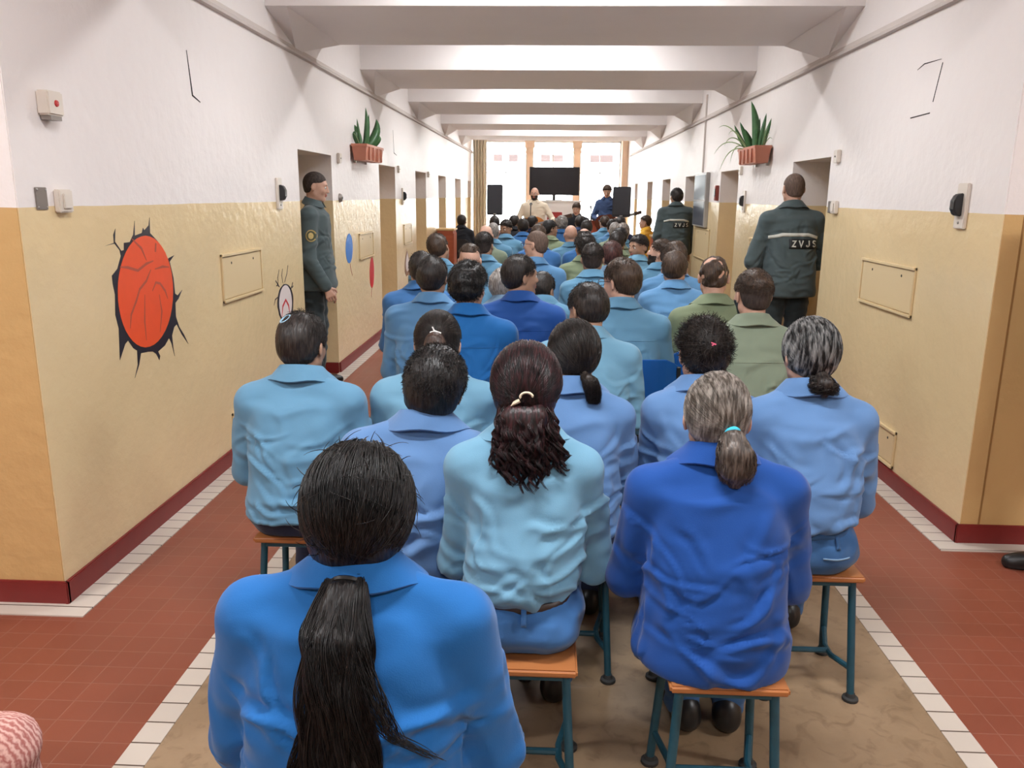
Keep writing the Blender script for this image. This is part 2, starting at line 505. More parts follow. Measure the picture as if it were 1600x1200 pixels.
def shell_hair(parent, C, R, h, mat, thick=.013, low=-.072, front=.058, side=0.0, lump=0.0, lumpf=14, vox=.006, seed=1,
               extra=None, name='hair', shape=(1, 1, 1), neckdown=0, taper=.8):
    ext = .16 * h
    zs = axis_lines(-.17 * h - neckdown, .17 * h, vox)
    F = Field(axis_lines(-ext, ext, vox), axis_lines(-ext, ext, vox), zs)
    c, r = CRAN
    c = np.array(c) * h
    F.ell(c, [(r[0] * shape[0] + thick) * h, (r[1] * shape[1] + thick) * h, (r[2] * shape[2] + thick) * h], 0)
    F.ell((0, -.034 * h, -.028 * h), [(.062 + thick) * h, (.060 + thick) * h, (.07 + thick) * h], .02)
    X, Y, Z = np.meshgrid(F.x, F.y, F.z, indexing='ij')
    q = np.stack([X, Y, Z], -1) / h
    hc = hair_cut(q, low, front, side)
    cut = -hc * h * .8
    tp = np.clip(1 - hc / .05, 0, 1); F.F += (taper * thick * h * tp * tp * (3 - 2 * tp)).astype(np.float32)
    if lump:
        F.F -= lump * n3(q * lumpf, seed, 2).astype(np.float32)
    k = .012
    hh = np.clip(k - np.abs(F.F - cut), 0, None) / k
    F.F = (np.maximum(F.F, cut) + hh * hh * k * .25).astype(np.float32)
    if extra: extra(F, h)
    P, f = surface_nets(F)
    if len(P) == 0: return None
    P = lap(P, f, 1, .4)
    P = P @ R.T + C
    return mesh_np(name, P, f, mat, parent)

def strand_mesh(paths, rad, taper=True):
    """paths (N, M, 3) -> triangular tubes"""
    N, Mn, _ = paths.shape
    d = np.gradient(paths, axis=1); d /= np.linalg.norm(d, axis=2, keepdims=True) + 1e-9
    ref = np.array([.31, .52, .79]); a = np.cross(d, ref); a /= np.linalg.norm(a, axis=2, keepdims=True) + 1e-9
    b = np.cross(a, d)
    t = np.linspace(0, 1, Mn)
    rr = (rad * (np.clip(1.15 - t, .15, 1) ** .5 if taper else np.ones(Mn)))[None, :, None]
    V = np.stack([paths + rr * (a * math.cos(u) + b * math.sin(u)) for u in (0, 2.094, 4.189)], 2)  # N,M,3,3
    V = V.reshape(-1, 3)
    base = (np.arange(N)[:, None] * Mn + np.arange(Mn - 1)[None, :]) * 3
    q = []
    for k in range(3):
        k2 = (k + 1) % 3
        q.append(np.stack([base + k, base + k2, base + 3 + k2, base + 3 + k], -1).reshape(-1, 4))
    return V, np.concatenate(q)

def cran_pt(dirs, h, thick):
    c, r = CRAN
    rr = np.array([r[0] + thick, r[1] + thick, r[2] + thick])
    t = 1 / np.sqrt(((dirs / rr) ** 2).sum(-1, keepdims=True))
    return (np.array(c) + dirs * t) * h

def slerp(a, b, t):
    om = np.arccos(np.clip((a * b).sum(-1, keepdims=True), -.9999, .9999))
    return (np.sin((1 - t) * om) * a + np.sin(t * om) * b) / np.sin(om)

def pulled_strands(C, R, h, tie, n=900, thick=.012, rnd=.004, front=.058, low=-.085, seed=0, rad=.0009, loose=0.0, m=9, top_only=False, puff=0.0):
    """strands from the hairline and scalp gathered over the skull to the tie point (head-local)"""
    rs = np.random.RandomState(seed)
    d = rs.normal(size=(n * 4, 3)); d /= np.linalg.norm(d, axis=1, keepdims=True)
    p = cran_pt(d, 1, .004); ok = hair_cut(p, low, front) > -.004
    if top_only: ok &= p[:, 2] > -.01
    d = d[ok][:n]
    td = np.array(tie, float) - np.array(CRAN[0]); td /= np.linalg.norm(td)
    t = np.linspace(0, 1, m)[None, :, None]
    D = slerp(d[:, None, :], np.broadcast_to(td, d.shape)[:, None, :], t)
    th = thick + rs.uniform(-rnd, rnd, size=(len(d), 1, 1)) + puff * np.sin(t * math.pi)
    if loose: D = D + loose * rs.normal(size=(len(d), 1, 3)) * np.sin(t * math.pi); D /= np.linalg.norm(D, axis=2, keepdims=True)
    c, r = CRAN
    rr = np.array(r)[None, None, :] + th
    tt = 1 / np.sqrt(((D / rr) ** 2).sum(-1, keepdims=True))
    P = (np.array(c) + D * tt) * h
    return P @ R.T + C

def tail_strands(pts, widths, n=500, wave=0.0, wfreq=3, seed=0, m=22, flat=.55, fray=.0, lenvar=.25, curl=0.0):
    """strands running along a guide curve (person-local) with the given half-widths"""
    rs = np.random.RandomState(seed)
    pts = np.array(pts, float); u = np.linspace(0, 1, len(pts))
    t = np.linspace(0, 1, m)[None, :] * (1 - lenvar * rs.uniform(0, 1, size=(n, 1)) ** 2)
    G = np.stack([np.interp(t, u, pts[:, i]) for i in range(3)], -1)
    for _ in range(2):
        G[:, 1:-1] = (G[:, :-2] + G[:, 1:-1] * 2 + G[:, 2:]) / 4
    w = np.interp(t, np.linspace(0, 1, len(widths)), widths)
    ang = rs.uniform(0, 6.283, (n, 1)); rad = np.sqrt(rs.uniform(0, 1, (n, 1)))
    ph = rs.randint(0, 9, (n, 1)) * .7 + rs.normal(size=(n, 1)) * .25
    fr = rs.uniform(.85, 1.15, (n, 1))
    ox = w * rad * np.cos(ang) + (wave + fray * t) * np.sin(t * wfreq * 6.283 * fr + ph) * (.3 + t)
    oy = w * flat * rad * np.sin(ang) + (wave * .6) * np.cos(t * wfreq * 6.283 * fr + ph * 1.3) * (.3 + t)
    ox = ox + curl * np.sin(t * wfreq * 18 * fr + ph * 2) * t
    oy = oy + curl * np.cos(t * wfreq * 18 * fr + ph * 2) * t
    G[..., 0] += ox; G[..., 1] += oy
    return G

def tail_locks(pts, widths, locks=60, per=26, helix=.008, turns=5, seed=0, m=40, flat=.55, lockr=.006, lenvar=.3, wave=.006):
    """wavy or curly tail: strands gathered in separate locks, each lock its own helix"""
    rs = np.random.RandomState(seed); out = []
    pts = np.array(pts, float); u = np.linspace(0, 1, len(pts))
    for k in range(locks):
        end = 1 - lenvar * rs.uniform(0, 1) ** 1.3
        a, r = rs.uniform(0, 6.283), math.sqrt(rs.uniform(0, 1)); tn = turns * rs.uniform(.7, 1.3); ph = rs.uniform(0, 6.283); hx = helix * rs.uniform(.5, 1.4)
        t = (np.linspace(0, 1, m) * end)[None, :] * (1 - .10 * rs.uniform(0, 1, (per, 1)))
        G = np.stack([np.interp(t, u, pts[:, i]) for i in range(3)], -1)
        for _ in range(2): G[:, 1:-1] = (G[:, :-2] + G[:, 1:-1] * 2 + G[:, 2:]) / 4
        w = np.interp(t, np.linspace(0, 1, len(widths)), widths)
        la, lr = rs.uniform(0, 6.283, (per, 1)), lockr * np.sqrt(rs.uniform(0, 1, (per, 1)))
        pinch = .35 + .65 * np.sin(np.clip(t / end, 0, 1) * math.pi) ** .5
        g = t / end
        hh = hx * (.25 + g) ; an = tn * 6.283 * t + ph + .35 * lr / lockr
        ox = w * r * math.cos(a) + hh * np.cos(an) + lr * np.cos(la) * pinch + wave * np.sin(t * 9 + ph)
        oy = w * flat * r * math.sin(a) + hh * np.sin(an) * .8 + lr * np.sin(la) * pinch
        G[..., 0] += ox; G[..., 1] += oy; G[..., 2] += hh * .3 * np.sin(an * 2) * g
        out.append(G)
    return np.concatenate(out)

def short_strands(C, R, h, n=1500, length=.02, low=-.072, front=.058, thick=.004, seed=0, spike=.5, flow=(0, -.4, -.5), m=4, curl=.3, shape=(1, 1, 1)):
    rs = np.random.RandomState(seed)
    d = rs.normal(size=(n * 4, 3)); d /= np.linalg.norm(d, axis=1, keepdims=True)
    c, r = CRAN; rr = np.array(r) * np.array(shape) + thick
    t = 1 / np.sqrt(((d / rr) ** 2).sum(-1, keepdims=True)); p = np.array(c) + d * t
    ok = hair_cut(p, low, front) > 0; d = d[ok][:n]; p = p[ok][:n]
    fl = np.array(flow) + rs.normal(size=(len(d), 3)) * curl
    dr = d * spike + (fl - d * (fl * d).sum(1, keepdims=True)) * (1 - spike)
    dr /= np.linalg.norm(dr, axis=1, keepdims=True)
    s = np.linspace(0, 1, m)[None, :, None]; L = length * rs.uniform(.6, 1.15, (len(d), 1, 1))
    P = p[:, None, :] + dr[:, None, :] * s * L - d[:, None, :] * (s ** 2) * L * .35
    return (P * h) @ R.T + C

# ------------------------------------------------------------------ shoes, shared
def shoe_mesh(h=.009):
    F = Field(axis_lines(-.07, .07, h), axis_lines(-.14, .20, h), axis_lines(-.01, .15, h))
    F.cone((0, -.075, .045), (0, .12, .032), .040, .036, 0); F.cone((0, .09, .035), (0, .15, .03), .042, .034, .02)
    F.ell((0, -.06, .075), (.042, .055, .05), .03)
    X, Y, Z = np.meshgrid(F.x, F.y, F.z, indexing='ij')
    F.F = np.maximum(F.F, .002 - Z).astype(np.float32)
    P, f = surface_nets(F); P = lap(P, f, 1, .3); P[:, 2] -= P[:, 2].min()
    return P, f

# ------------------------------------------------------------------ people
SKIN = dict(light=skinmat('skin_light', (.60, .37, .28, 1)), tan=skinmat('skin_tan', (.43, .26, .18, 1)), dark=skinmat('skin_dark', (.28, .15, .09, 1)), pale=skinmat('skin_pale', (.72, .46, .36, 1)))
LIP = plain('lips', (.42, .14, .11, 1), .45)
EYEW = plain('eye_white', (.75, .73, .7, 1), .2); EYED = plain('eye_iris', (.03, .018, .012, 1), .15)
HM = dict(
    black=hairmat('hair_black', (.006, .005, .005, 1), (.022, .019, .018, 1)),
    soft=hairmat('hair_soft_black', (.012, .009, .008, 1), (.04, .03, .025, 1)),
    brown=hairmat('hair_brown', (.035, .02, .013, 1), (.09, .055, .035, 1)),
    auburn=hairmat('hair_auburn', (.03, .012, .011, 1), (.12, .045, .038, 1)),
    wine=hairmat('hair_black_wine', (.008, .006, .006, 1), (.055, .018, .02, 1)),
    greybrown=hairmat('hair_grey_brown', (.09, .07, .055, 1), (.36, .31, .27, 1), stripes=45),
    salt=hairmat('hair_dark_streaked', (.012, .011, .011, 1), (.30, .29, .28, 1), stripes=40),
    grey=hairmat('hair_grey', (.16, .14, .125, 1), (.42, .39, .36, 1)),
    buzz=hairmat('hair_buzz', (.10, .065, .048, 1), (.17, .11, .085, 1), rough=.7),
    buzzdark=hairmat('hair_buzz_dark', (.035, .024, .02, 1), (.07, .05, .042, 1), rough=.7),
)
SH = dict(
    light=cloth('cloth_light_blue', srgb(97, 143, 173)), sky=cloth('cloth_sky_blue', srgb(92, 138, 180)),
    teal=cloth('cloth_pale_teal', srgb(110, 156, 182)), peri=cloth('cloth_periwinkle', srgb(92, 128, 174)),
    mid=cloth('cloth_mid_blue', srgb(62, 110, 166)), bright=cloth('cloth_bright_blue', srgb(32, 103, 172)),
    royal=cloth('cloth_royal_blue', srgb(24, 72, 146)), cobalt=cloth('cloth_cobalt', srgb(36, 80, 150)),
    azure=cloth('cloth_azure', srgb(28, 98, 164)), green=cloth('cloth_olive_green', srgb(128, 140, 120)),
    sage=cloth('cloth_sage_green', srgb(122, 134, 106)), navy=cloth('cloth_navy', srgb(34, 42, 70)),
    guard=cloth('cloth_guard_green', srgb(76, 88, 90)), guardp=cloth('cloth_guard_trousers', srgb(50, 58, 60)),
    beige=cloth('cloth_beige', srgb(222, 208, 186)), black=cloth('cloth_black', srgb(36, 38, 44)),
    darkblue=cloth('cloth_dark_blue', srgb(52, 70, 104)), yellow=cloth('cloth_yellow', srgb(232, 178, 60)),
    pantsblue=cloth('cloth_trouser_blue', srgb(56, 96, 144)), greyblue=cloth('cloth_grey_blue', srgb(106, 134, 160)),
)
SHOEM = plain('shoe_black', (.012, .011, .011, 1), .4, noise=.3, bump=.1)
SOLEM = plain('shoe_sole', (.03, .03, .03, 1), .8)
_sp, _sf = shoe_mesh()
SHOE0 = None

def shoe(parent, loc, rz, mat=SHOEM, name='shoe'):
    global SHOE0
    if SHOE0 is None:
        fm = (_sp[_sf].mean(1)[:, 2] < .016).astype(int)
        o = mesh_np(name, _sp, _sf, [SHOEM, SOLEM], parent, fm=fm); SHOE0 = o
    else:
        o = link_copy(SHOE0, name, parent)
    o.location = loc; o.rotation_euler = (0, 0, rz)
    return o

LOD = {0: (.0085, .0062, .013), 1: (.016, .009, .018), 2: (.022, .012, .026), 3: (.028, .014, .032)}

def folds(P, N, z0, s, seed, amp=1.0, elbows=(), waist=.10):
    """creases of a loose shirt: single folds running down from the armpits, sagging above the waist and ringing the elbows"""
    rs = np.random.RandomState(seed)
    q = P + .022 * np.stack([n3(P * 5, seed + i, 1) for i in range(3)], 1)
    x, z = q[:, 0], (q[:, 2] - z0) / s
    front = (N[:, 1] > 0).astype(float)
    d = np.zeros(len(P))
    specs = []
    for sd in (-1, 1):
        for k in range(6):      # from the armpit towards the small of the back
            a = rs.uniform(-1.25, -.35) if k < 4 else rs.uniform(-.3, .3)
            specs.append((sd * rs.uniform(.08, .16), rs.uniform(.20, .42), math.pi - a if sd > 0 else a, rs.uniform(.05, .11), rs.uniform(.008, .015), rs.uniform(.003, .0065)))
    for k in range(9):          # sagging folds above the waist
        specs.append((rs.uniform(-.15, .15), waist + rs.uniform(-.01, .12), rs.normal() * .35, rs.uniform(.05, .12), rs.uniform(.009, .016), rs.uniform(.0035, .0075)))
    for k in range(4):
        specs.append((rs.uniform(-.1, .1), rs.uniform(.25, .45), rs.uniform(1.1, 2.0), rs.uniform(.05, .09), rs.uniform(.012, .02), rs.uniform(.002, .004)))
    for k, (fx, fz, a, ln, wd, am) in enumerate(specs):
        u = (x - fx) * math.cos(a) + (z - fz) * math.sin(a); v = -(x - fx) * math.sin(a) + (z - fz) * math.cos(a)
        v = v + .35 * (u ** 2) / ln * rs.choice([-1, 1])
        al = np.exp(-(u / ln) ** 4); sdk = rs.choice([-1, 1])
        w = 1.0 if k % 3 else (1 - front)
        d += am * al * w * (np.exp(-(v / wd) ** 2) - .75 * np.exp(-((v - sdk * 1.5 * wd) / wd) ** 2))
    for e, ax in elbows:
        r = P - np.array(e); along = r @ ax; dist = np.linalg.norm(r, axis=1)
        for k in range(5):
            c = rs.uniform(-.12, .10); a2 = along + .25 * (r @ np.array([rs.normal(), rs.normal(), rs.normal()])) * .5
            g = (dist < .22) * np.clip(n3(P * 6, seed + 61 + k, 1) + .5, 0, 1)
            d += .0065 * g * (np.exp(-((a2 - c) / .011) ** 2) - .6 * np.exp(-((a2 - c - .018) / .011) ** 2))
    d += .005 * n3(P * 3.2, seed + 51, 1)
    return P + N * (d * amp)[:, None]

def hand_prims(F, wrist, dirv, up, sgn, s=1.0, curl=.5):
    """palm, four bent fingers and a thumb from the side of the palm"""
    d = np.array(dirv, float); d /= np.linalg.norm(d)
    u = np.array(up, float); u -= d * (u @ d); u /= np.linalg.norm(u)      # back of the hand
    a = np.cross(d, u) * sgn                                               # towards the thumb
    w = np.array(wrist, float)
    for o in (-.03, -.01, .01, .03):
        F.cone(w, w + d * .085 * s + a * o * s, .020 * s, .0125 * s, .008)
    ln = {.032: (.038, .026), .011: (.042, .03), -.011: (.04, .028), -.031: (.032, .02)}
    for o, (l1, l2) in ln.items():
        k = w + d * .088 * s + a * o * s
        d1 = d * math.cos(curl) - u * math.sin(curl); d2 = d * math.cos(curl * 2.4) - u * math.sin(curl * 2.4)
        m = k + d1 * l1 * s; e = m + d2 * l2 * s
        F.cone(k, m, .0098 * s, .0088 * s, .003); F.cone(m, e, .0088 * s, .0078 * s, .002)
    t0 = w + d * .025 * s + a * .026 * s; t1 = t0 + (d * .5 + a * .75 - u * .25) * .042 * s; t2 = t1 + (d * .85 + a * .1 - u * .4) * .032 * s
    F.cone(t0, t1, .0145 * s, .0105 * s, .008); F.cone(t1, t2, .0102 * s, .0088 * s, .002)

PEOPLE = {}
def back_patch(parent, o, x0, x1, zf, hgt, mat, name, nx=24, nz=4, off=.003, xoff=0):
    """a strip sewn across the back; zf(x) is the height of its lower edge"""
    pts = [(x, zf(x) + hgt * j / nz) for i in range(nx + 1) for j in range(nz + 1) for x in (x0 + (x1 - x0) * i / nx,)]
    a = on_back(o, pts, off); b = [(x, y + off * .9, z) for x, y, z in a]
    k = nz + 1; n = len(a); f = []
    for i in range(nx):
        for j in range(nz):
            q = (i * k + j, (i + 1) * k + j, (i + 1) * k + j + 1, i * k + j + 1)
            f.append(q); f.append(tuple(n + t for t in q[::-1]))
    rim = [i * k for i in range(nx + 1)] + [nx * k + j for j in range(1, k)] + [i * k + nz for i in range(nx - 1, -1, -1)] + [j for j in range(nz - 1, 0, -1)]
    for a_, b_ in zip(rim, rim[1:] + rim[:1]): f.append((a_, n + a_, n + b_, b_))
    return mesh_np(name, a + b, f, mat, parent)

def person(key, label, X, Y, ztop, rz=0, yaw=0, pitch=0, roll=0, lean=.10, side=0.0, w=1.0, depth=1.0, hair='short', hm='soft',
           shirt='light', pants='navy', skin='light', pose='sit', hem='over', lod=1, arms='lap', face=False, hs=1.0, hf=.02,
           group='seated audience in blue and green uniforms', hands=False, elbow=None, wrist=None, glasses=False, beard=None,
           collar=True, seed=None, amp=1.0, hairkw=None, name_top='shirt', shz=0.042, belt=False, hemz=None, floor_z=0.0, knees=None,
           stand=None, feet=None, neckz=0.052, shoes=True, sleeve=1.0):
    hb, hh, hsr = LOD[lod]
    seed = seed if seed is not None else (hash_str(key) % 9999)
    root = empty('person', (X, Y, floor_z), math.radians(rz), label, 'person', group)
    sit = pose == 'sit'
    if sit: z0 = .45; s = max(.80, min(1.06, (ztop - z0) / .86))
    else: s = ztop / 1.78; z0 = ztop - .86 * s
    h = hs
    top = ztop
    def sp(zr):
        t = max(0, zr) / .86
        return side * t, lean * t ** 1.35 - .02 * math.sin(min(1, t) * math.pi) * (1 if sit else .3)
    R = rot3(yaw, pitch, roll)
    ux, uy = sp(.74)
    tk = {'bald': 0, 'buzz': .004, 'patchy': .006, 'undercut': .012}.get(hair, .014)
    C = np.array([ux, uy + hf, top - (.112 + tk) * h])
    def L(zr, a, b, dy=0.0, ww=1.0):
        x, y = sp(zr); return (z0 + zr * s, x, y + dy, a * ww, b)
    zn = .555 + neckz
    # ---- clothes on the upper body
    F = Field(axis_lines(-.46, .46, hb), axis_lines(-.30, .62 if sit else .5, hb), axis_lines(z0 - .16, z0 + .70 * s, hb))
    over = hem == 'over'
    hz = hemz if hemz is not None else (-.02 if over else .15)
    D = depth
    base = ([L(hz, .198, .162 * D, -.012, w)] if over else [L(hz, .158, .118 * D, 0, w)])
    if over: base += [L(hz + .05, .202, .166 * D, -.008, w)]
    base += [L(.135, .192, .156 * D, -.010, w)] if over else [L(.175, .178, .136 * D, -.004, w), L(.205, .190, .150 * D, -.008, w)]
    base += [L(.24, .184, .143 * D, -.012, w), L(.33, .184, .134 * D, -.012, w), L(.42, .190, .124 * D, 0, w), L(.475 + shz, .186, .108 * D, .005, w),
             L(.512 + shz, .152, .092, .008, w), L(.545 + shz, .105, .076, .010), L(.572 + neckz, .068, .066, .012)]
    F.loft(base, 0)
    shoulders = []
    for sd in (-1, 1):
        sx, sy = sp(.46)
        S0 = np.array([sx + sd * .175 * w, sy, z0 + (.468 + shz) * s])
        nb = np.array([sx + sd * .07, sy + .01, z0 + (.528 + shz) * s])
        F.cone(nb, S0, .050, .066, .035)
        EL = {'lap': (.228, .06, .20), 'wide': (.225, .05, .17), 'in': (.21, .10, .215), 'hang': (.232, .0, .17), 'front': (.262, .03, .19), 'up': (.27, .2, .25)}[arms]
        WR = {'lap': (.085, .30, .175), 'wide': (.12, .31, .16), 'in': (.05, .30, .19), 'hang': (.235, .09, -.05), 'front': (.06, .24, .10), 'up': (.1, .42, .35)}[arms]
        if elbow and sd in elbow: EL = elbow[sd]
        if wrist and sd in wrist: WR = wrist[sd]
        E = np.array([sx * .6 + sd * EL[0] * w, EL[1] + sy * .5, z0 + EL[2] * s]); Wp = np.array([sd * WR[0], WR[1] + lean * .2, z0 + WR[2] * s])
        shoulders.append((sd, S0, E, Wp))
        F.cone(S0, E, .066 * sleeve, .056 * sleeve, .022); F.cone(E, Wp, .056 * sleeve, .043 * sleeve, .02)
    if over:
        F.ell((0, .0, z0 + (hz + .03) * s), (.20 * w, .165 * D, .06), .04)
    P, f = surface_nets(F); P = lap(P, f, 3 if lod < 2 else 1, .4); N = vnormals(P, f)
    if lod < 3:
        eb = [(E, (Wp - E) / np.linalg.norm(Wp - E)) for _, _, E, Wp in shoulders]
        P = folds(P, N, z0, s, seed, amp * (1.25 if lod < 2 else .9), eb, waist=.10 if not over else .06)
    top_o = mesh_np(name_top, P, f, SH[shirt] if isinstance(shirt, str) else shirt, root)
    # ---- collar
    if collar:
        nx, ny = sp(zn); n = 28 if lod == 0 else 18
        cs = 1.0 if lod < 2 else 1.0
        prof = [(.062, -.02), (.0605, .018), (.0625, .030), (.067, .032), (.076, .016), (.088, -.006), (.097, -.022), (.095, -.026), (.084, -.010), (.072, .010), (.067, .018)]
        v = []; a0, a1 = math.radians(118), math.radians(422)
        for i in range(n + 1):
            t = a0 + (a1 - a0) * i / n
            back = (1 - math.sin(t)) * .5
            for r, z in prof:
                rr = (r + .006) * cs
                zz = z + .012 * back - .03 * (1 - back) + (.004 * math.sin(t * 5 + seed))* (z < .01)
                v.append((nx + rr * (1.04 + (.22 + .02 * (seed % 7)) * max(0, (r - .068) / .034)) * math.cos(t), ny + .016 + rr * math.sin(t), z0 + (zn + .004 + shz * .3) * s + zz))
        k = len(prof); ff = []
        for i in range(n):
            for j in range(k):
                j2 = (j + 1) % k; ff.append((i * k + j, i * k + j2, (i + 1) * k + j2, (i + 1) * k + j))
        ff.append(tuple(range(k))); ff.append(tuple(range(n * k + k - 1, n * k - 1, -1)))
        co = mesh_np('collar', v, ff, SH[shirt] if isinstance(shirt, str) else shirt, root); co.data.set_sharp_from_angle(angle=math.radians(50))
    # ---- trousers
    F = Field(axis_lines(-.34, .34, hsr), axis_lines(-.28, .62 if sit else .3, hsr), axis_lines(.03, z0 + .26 * s, hsr))
    pw = w ** .8
    if sit:
        F.loft([(z0 + .004, 0, .0, .165 * pw, .125), (z0 + .05, 0, -.005, .186 * pw, .145), (z0 + .12, 0, -.01, .170 * pw, .132), (z0 + .17 * s, *sp(.17), .152 * w, .116 * D), (z0 + .20 * s, *sp(.20), .148 * w, .112 * D)], 0)
        kn = knees or {}
        for sd in (-1, 1):
            F.ell((sd * .075 * pw, -.045, z0 + .075), (.112 * pw, .118, .072), .03)
            K = np.array(kn.get(sd, (sd * .115, .385, z0 + .085))); A = np.array([K[0] * .95, K[1] + .0, .11])
            if feet: A = np.array([feet[sd][0], feet[sd][1], .11])
            F.cone((sd * .09 * pw, .02, z0 + .09), K, .088, .066, .03); F.cone(K, A, .066, .052, .02); F.cone(A, A + np.array((0, 0, -.03)), .056, .056, .01)
    else:
        F.loft([(z0 - .06, 0, .0, .15 * pw, .12), (z0 + .02, 0, -.005, .172 * pw, .128), (z0 + .12, 0, 0, .155 * pw, .115)], 0)
        st = stand or {}
        for sd in (-1, 1):
            A = np.array(st.get(sd, (sd * .11, -.01, .11))); Hh = np.array((sd * .09, 0, z0 - .02)); K = (A + Hh) / 2 + np.array((0, .02, 0))
            F.cone(Hh, K, .094 * pw, .074, .03); F.cone(K, A, .074, .062, .02); F.cone(A, A + np.array((0, 0, -.05)), .064, .066, .01)
    P, f = surface_nets(F); P = lap(P, f, 1, .4); N = vnormals(P, f)
    if lod < 2: P = P + N * (.004 * n3(P * 7, seed, 2) + .003 * np.sin(P[:, 2] * 70 + 3 * n3(P * 4, seed + 3, 1)))[:, None]
    tr = mesh_np('trousers', P, f, SH[pants], root)
    if shoes:
        for sd in (-1, 1):
            A = (knees or {}).get(sd, (sd * .115, .385)) if sit else (stand or {}).get(sd, (sd * .11, -.01))
            if feet: A = (feet[sd][0] / .95, feet[sd][1])
            shoe(root, (A[0] * (.95 if sit else 1), A[1] + .03, 0), math.radians(-sd * 8))
    if belt:
        b = MB(); n = 36; pts = []
        zb = z0 + .150 * s; bx, by = sp(.15)
        for i in range(n):
            t = 2 * math.pi * i / n
            c_, s_ = math.cos(t), math.sin(t)
            pts.append((bx + .160 * w * abs(c_) ** .83 * (1 if c_ > 0 else -1), by - .005 + .126 * D * abs(s_) ** .83 * (1 if s_ > 0 else -1), zb))
        v = []
        for x, y, z in pts:
            v += [(x, y, z - .017), (x, y, z + .017), (x * .96, y * .96, z + .017), (x * .96, y * .96, z - .017)]
        ff = [(4 * i + j, 4 * ((i + 1) % n) + j, 4 * ((i + 1) % n) + (j + 1) % 4, 4 * i + (j + 1) % 4) for i in range(n) for j in range(4)]
        mesh_np('belt', v, ff, plain('belt_leather', (.035, .018, .012, 1), .45) if belt != 'cloth' else SH[pants], root)
    # ---- body: one continuous surface
    hx, hy, hzc = C
    zone = .13
    fx = [(hx - zone, hx + zone, hh)]; fy = [(hy - zone, hy + zone + .02, hh)]; fz = [(hzc - .16, top + .02, hh)]
    if hands:
        for sd, S0, E, Wp in shoulders:
            if hands is True or hands == sd:
                fx.append((Wp[0] - .08, Wp[0] + .08, .006)); fy.append((Wp[1] - .06, Wp[1] + .14, .006)); fz.append((Wp[2] - .17, Wp[2] + .05, .006))
    F = Field(axis_lines(-.36, .36, .022, fx), axis_lines(-.26, .60 if sit else .48, .022, fy), axis_lines(.04, top + .03, .022, fz))
    bl = [L(.03, .13, .09, 0, pw), L(.15, .125, .085, 0, pw), L(.33, .145, .085, 0, w), L(.45, .15, .075, 0, w), L(.53, .08, .05, .01), L(.56, .055, .05, .012)]
    F.loft(bl, 0)
    for sd, S0, E, Wp in shoulders:
        F.cone(S0 * .5 + np.array([sp(.46)[0] * .5, S0[1] * .5, S0[2] * .5]), S0, .04, .042, .02); F.cone(S0, E, .042, .034, .02); F.cone(E, Wp, .034, .026, .015)
        dv = (Wp - E) / np.linalg.norm(Wp - E)
        if hands and (hands is True or hands == sd): hand_prims(F, Wp + dv * .01, dv * .8 + np.array([0, 0, -.35 if not sit else -.1]), (sd * (.9 if arms == 'hang' else .1), 0, .3 if arms == 'hang' else 1), -sd if arms == 'hang' else -sd, 1.0, .55)
        else: hand_prims(F, Wp + dv * .01, dv, (0, 0, 1), -sd, 1.25, .3)
    for sd in (-1, 1):
        if sit:
            K = np.array((knees or {}).get(sd, (sd * .115, .385, z0 + .085))); A = np.array([K[0] * .95, K[1], .06])
            if feet: A = np.array([feet[sd][0], feet[sd][1], .06])
            F.cone((sd * .08, .02, z0 + .08), K, .06, .045, .02); F.cone(K, A, .045, .033, .02)
        else:
            A = np.array((stand or {}).get(sd, (sd * .11, -.01, .06))); A[2] = .06; Hh = np.array((sd * .085, 0, z0))
            F.cone(Hh, (A + Hh) / 2 + np.array((0, .02, 0)), .066, .048, .02); F.cone((A + Hh) / 2 + np.array((0, .02, 0)), A, .048, .033, .02)
    nx, ny = sp(zn - .02)
    F.cone((nx, ny + .012, z0 + (zn - .03) * s), C + R @ np.array((0, -.022, -.055)) * h, .058, .052 * h, .02)
    head_prims(F, C, R, h)
    P, f = surface_nets(F)
    P = lap(P, f, 1, .25)
    q = ((P[f].mean(1) - C) @ R) / h
    fm = np.zeros(len(f), int); mats = [SKIN[skin], LIP]
    fm[(q[:, 1] > .086) & (np.abs(q[:, 0]) < .026) & (q[:, 2] < -.049) & (q[:, 2] > -.075)] = 1
    if beard:
        mats.append(HM[beard])
        m = (q[:, 2] < -.028) & (q[:, 2] > -.125) & (q[:, 1] > .002) & (fm == 0) & ~((np.abs(q[:, 0]) < .02) & (q[:, 2] > -.04)) & (q[:, 2] < -.02 - .25 * (q[:, 1] - .05))
        fm[m] = 2
    mesh_np('body', P, f, mats, root, fm=fm)
    if face:
        for sd in (-1, 1):
            e = MB(); e.lathe([(1e-4, .0125), (.006, .0108), (.010, .0072), (.0125, 0), (.009, -.009), (1e-4, -.0125)], n=14, axis='y')
            v = np.array(e.v); vv = v * h; w0 = C + R @ (np.array((sd * .031, .0755, -.001)) * h)
            fc = v[np.array([list(q_) for q_ in e.f])].mean(1); rr = np.hypot(fc[:, 0], fc[:, 2])
            ey = mesh_np('eye', vv @ R.T + w0, e.f, [EYEW, EYED], root, fm=((rr < .0062) & (fc[:, 1] > 0)).astype(int))
            b = MB(); b.tube([C + R @ (np.array(p) * h) for p in ((sd * .012, .0875, .018), (sd * .030, .0855, .0245), (sd * .048, .070, .018))], [.003, .0042, .002], 6)
            b.build('eyebrow', HM['soft' if hm in ('black', 'soft') else 'brown'], root, smooth=True)
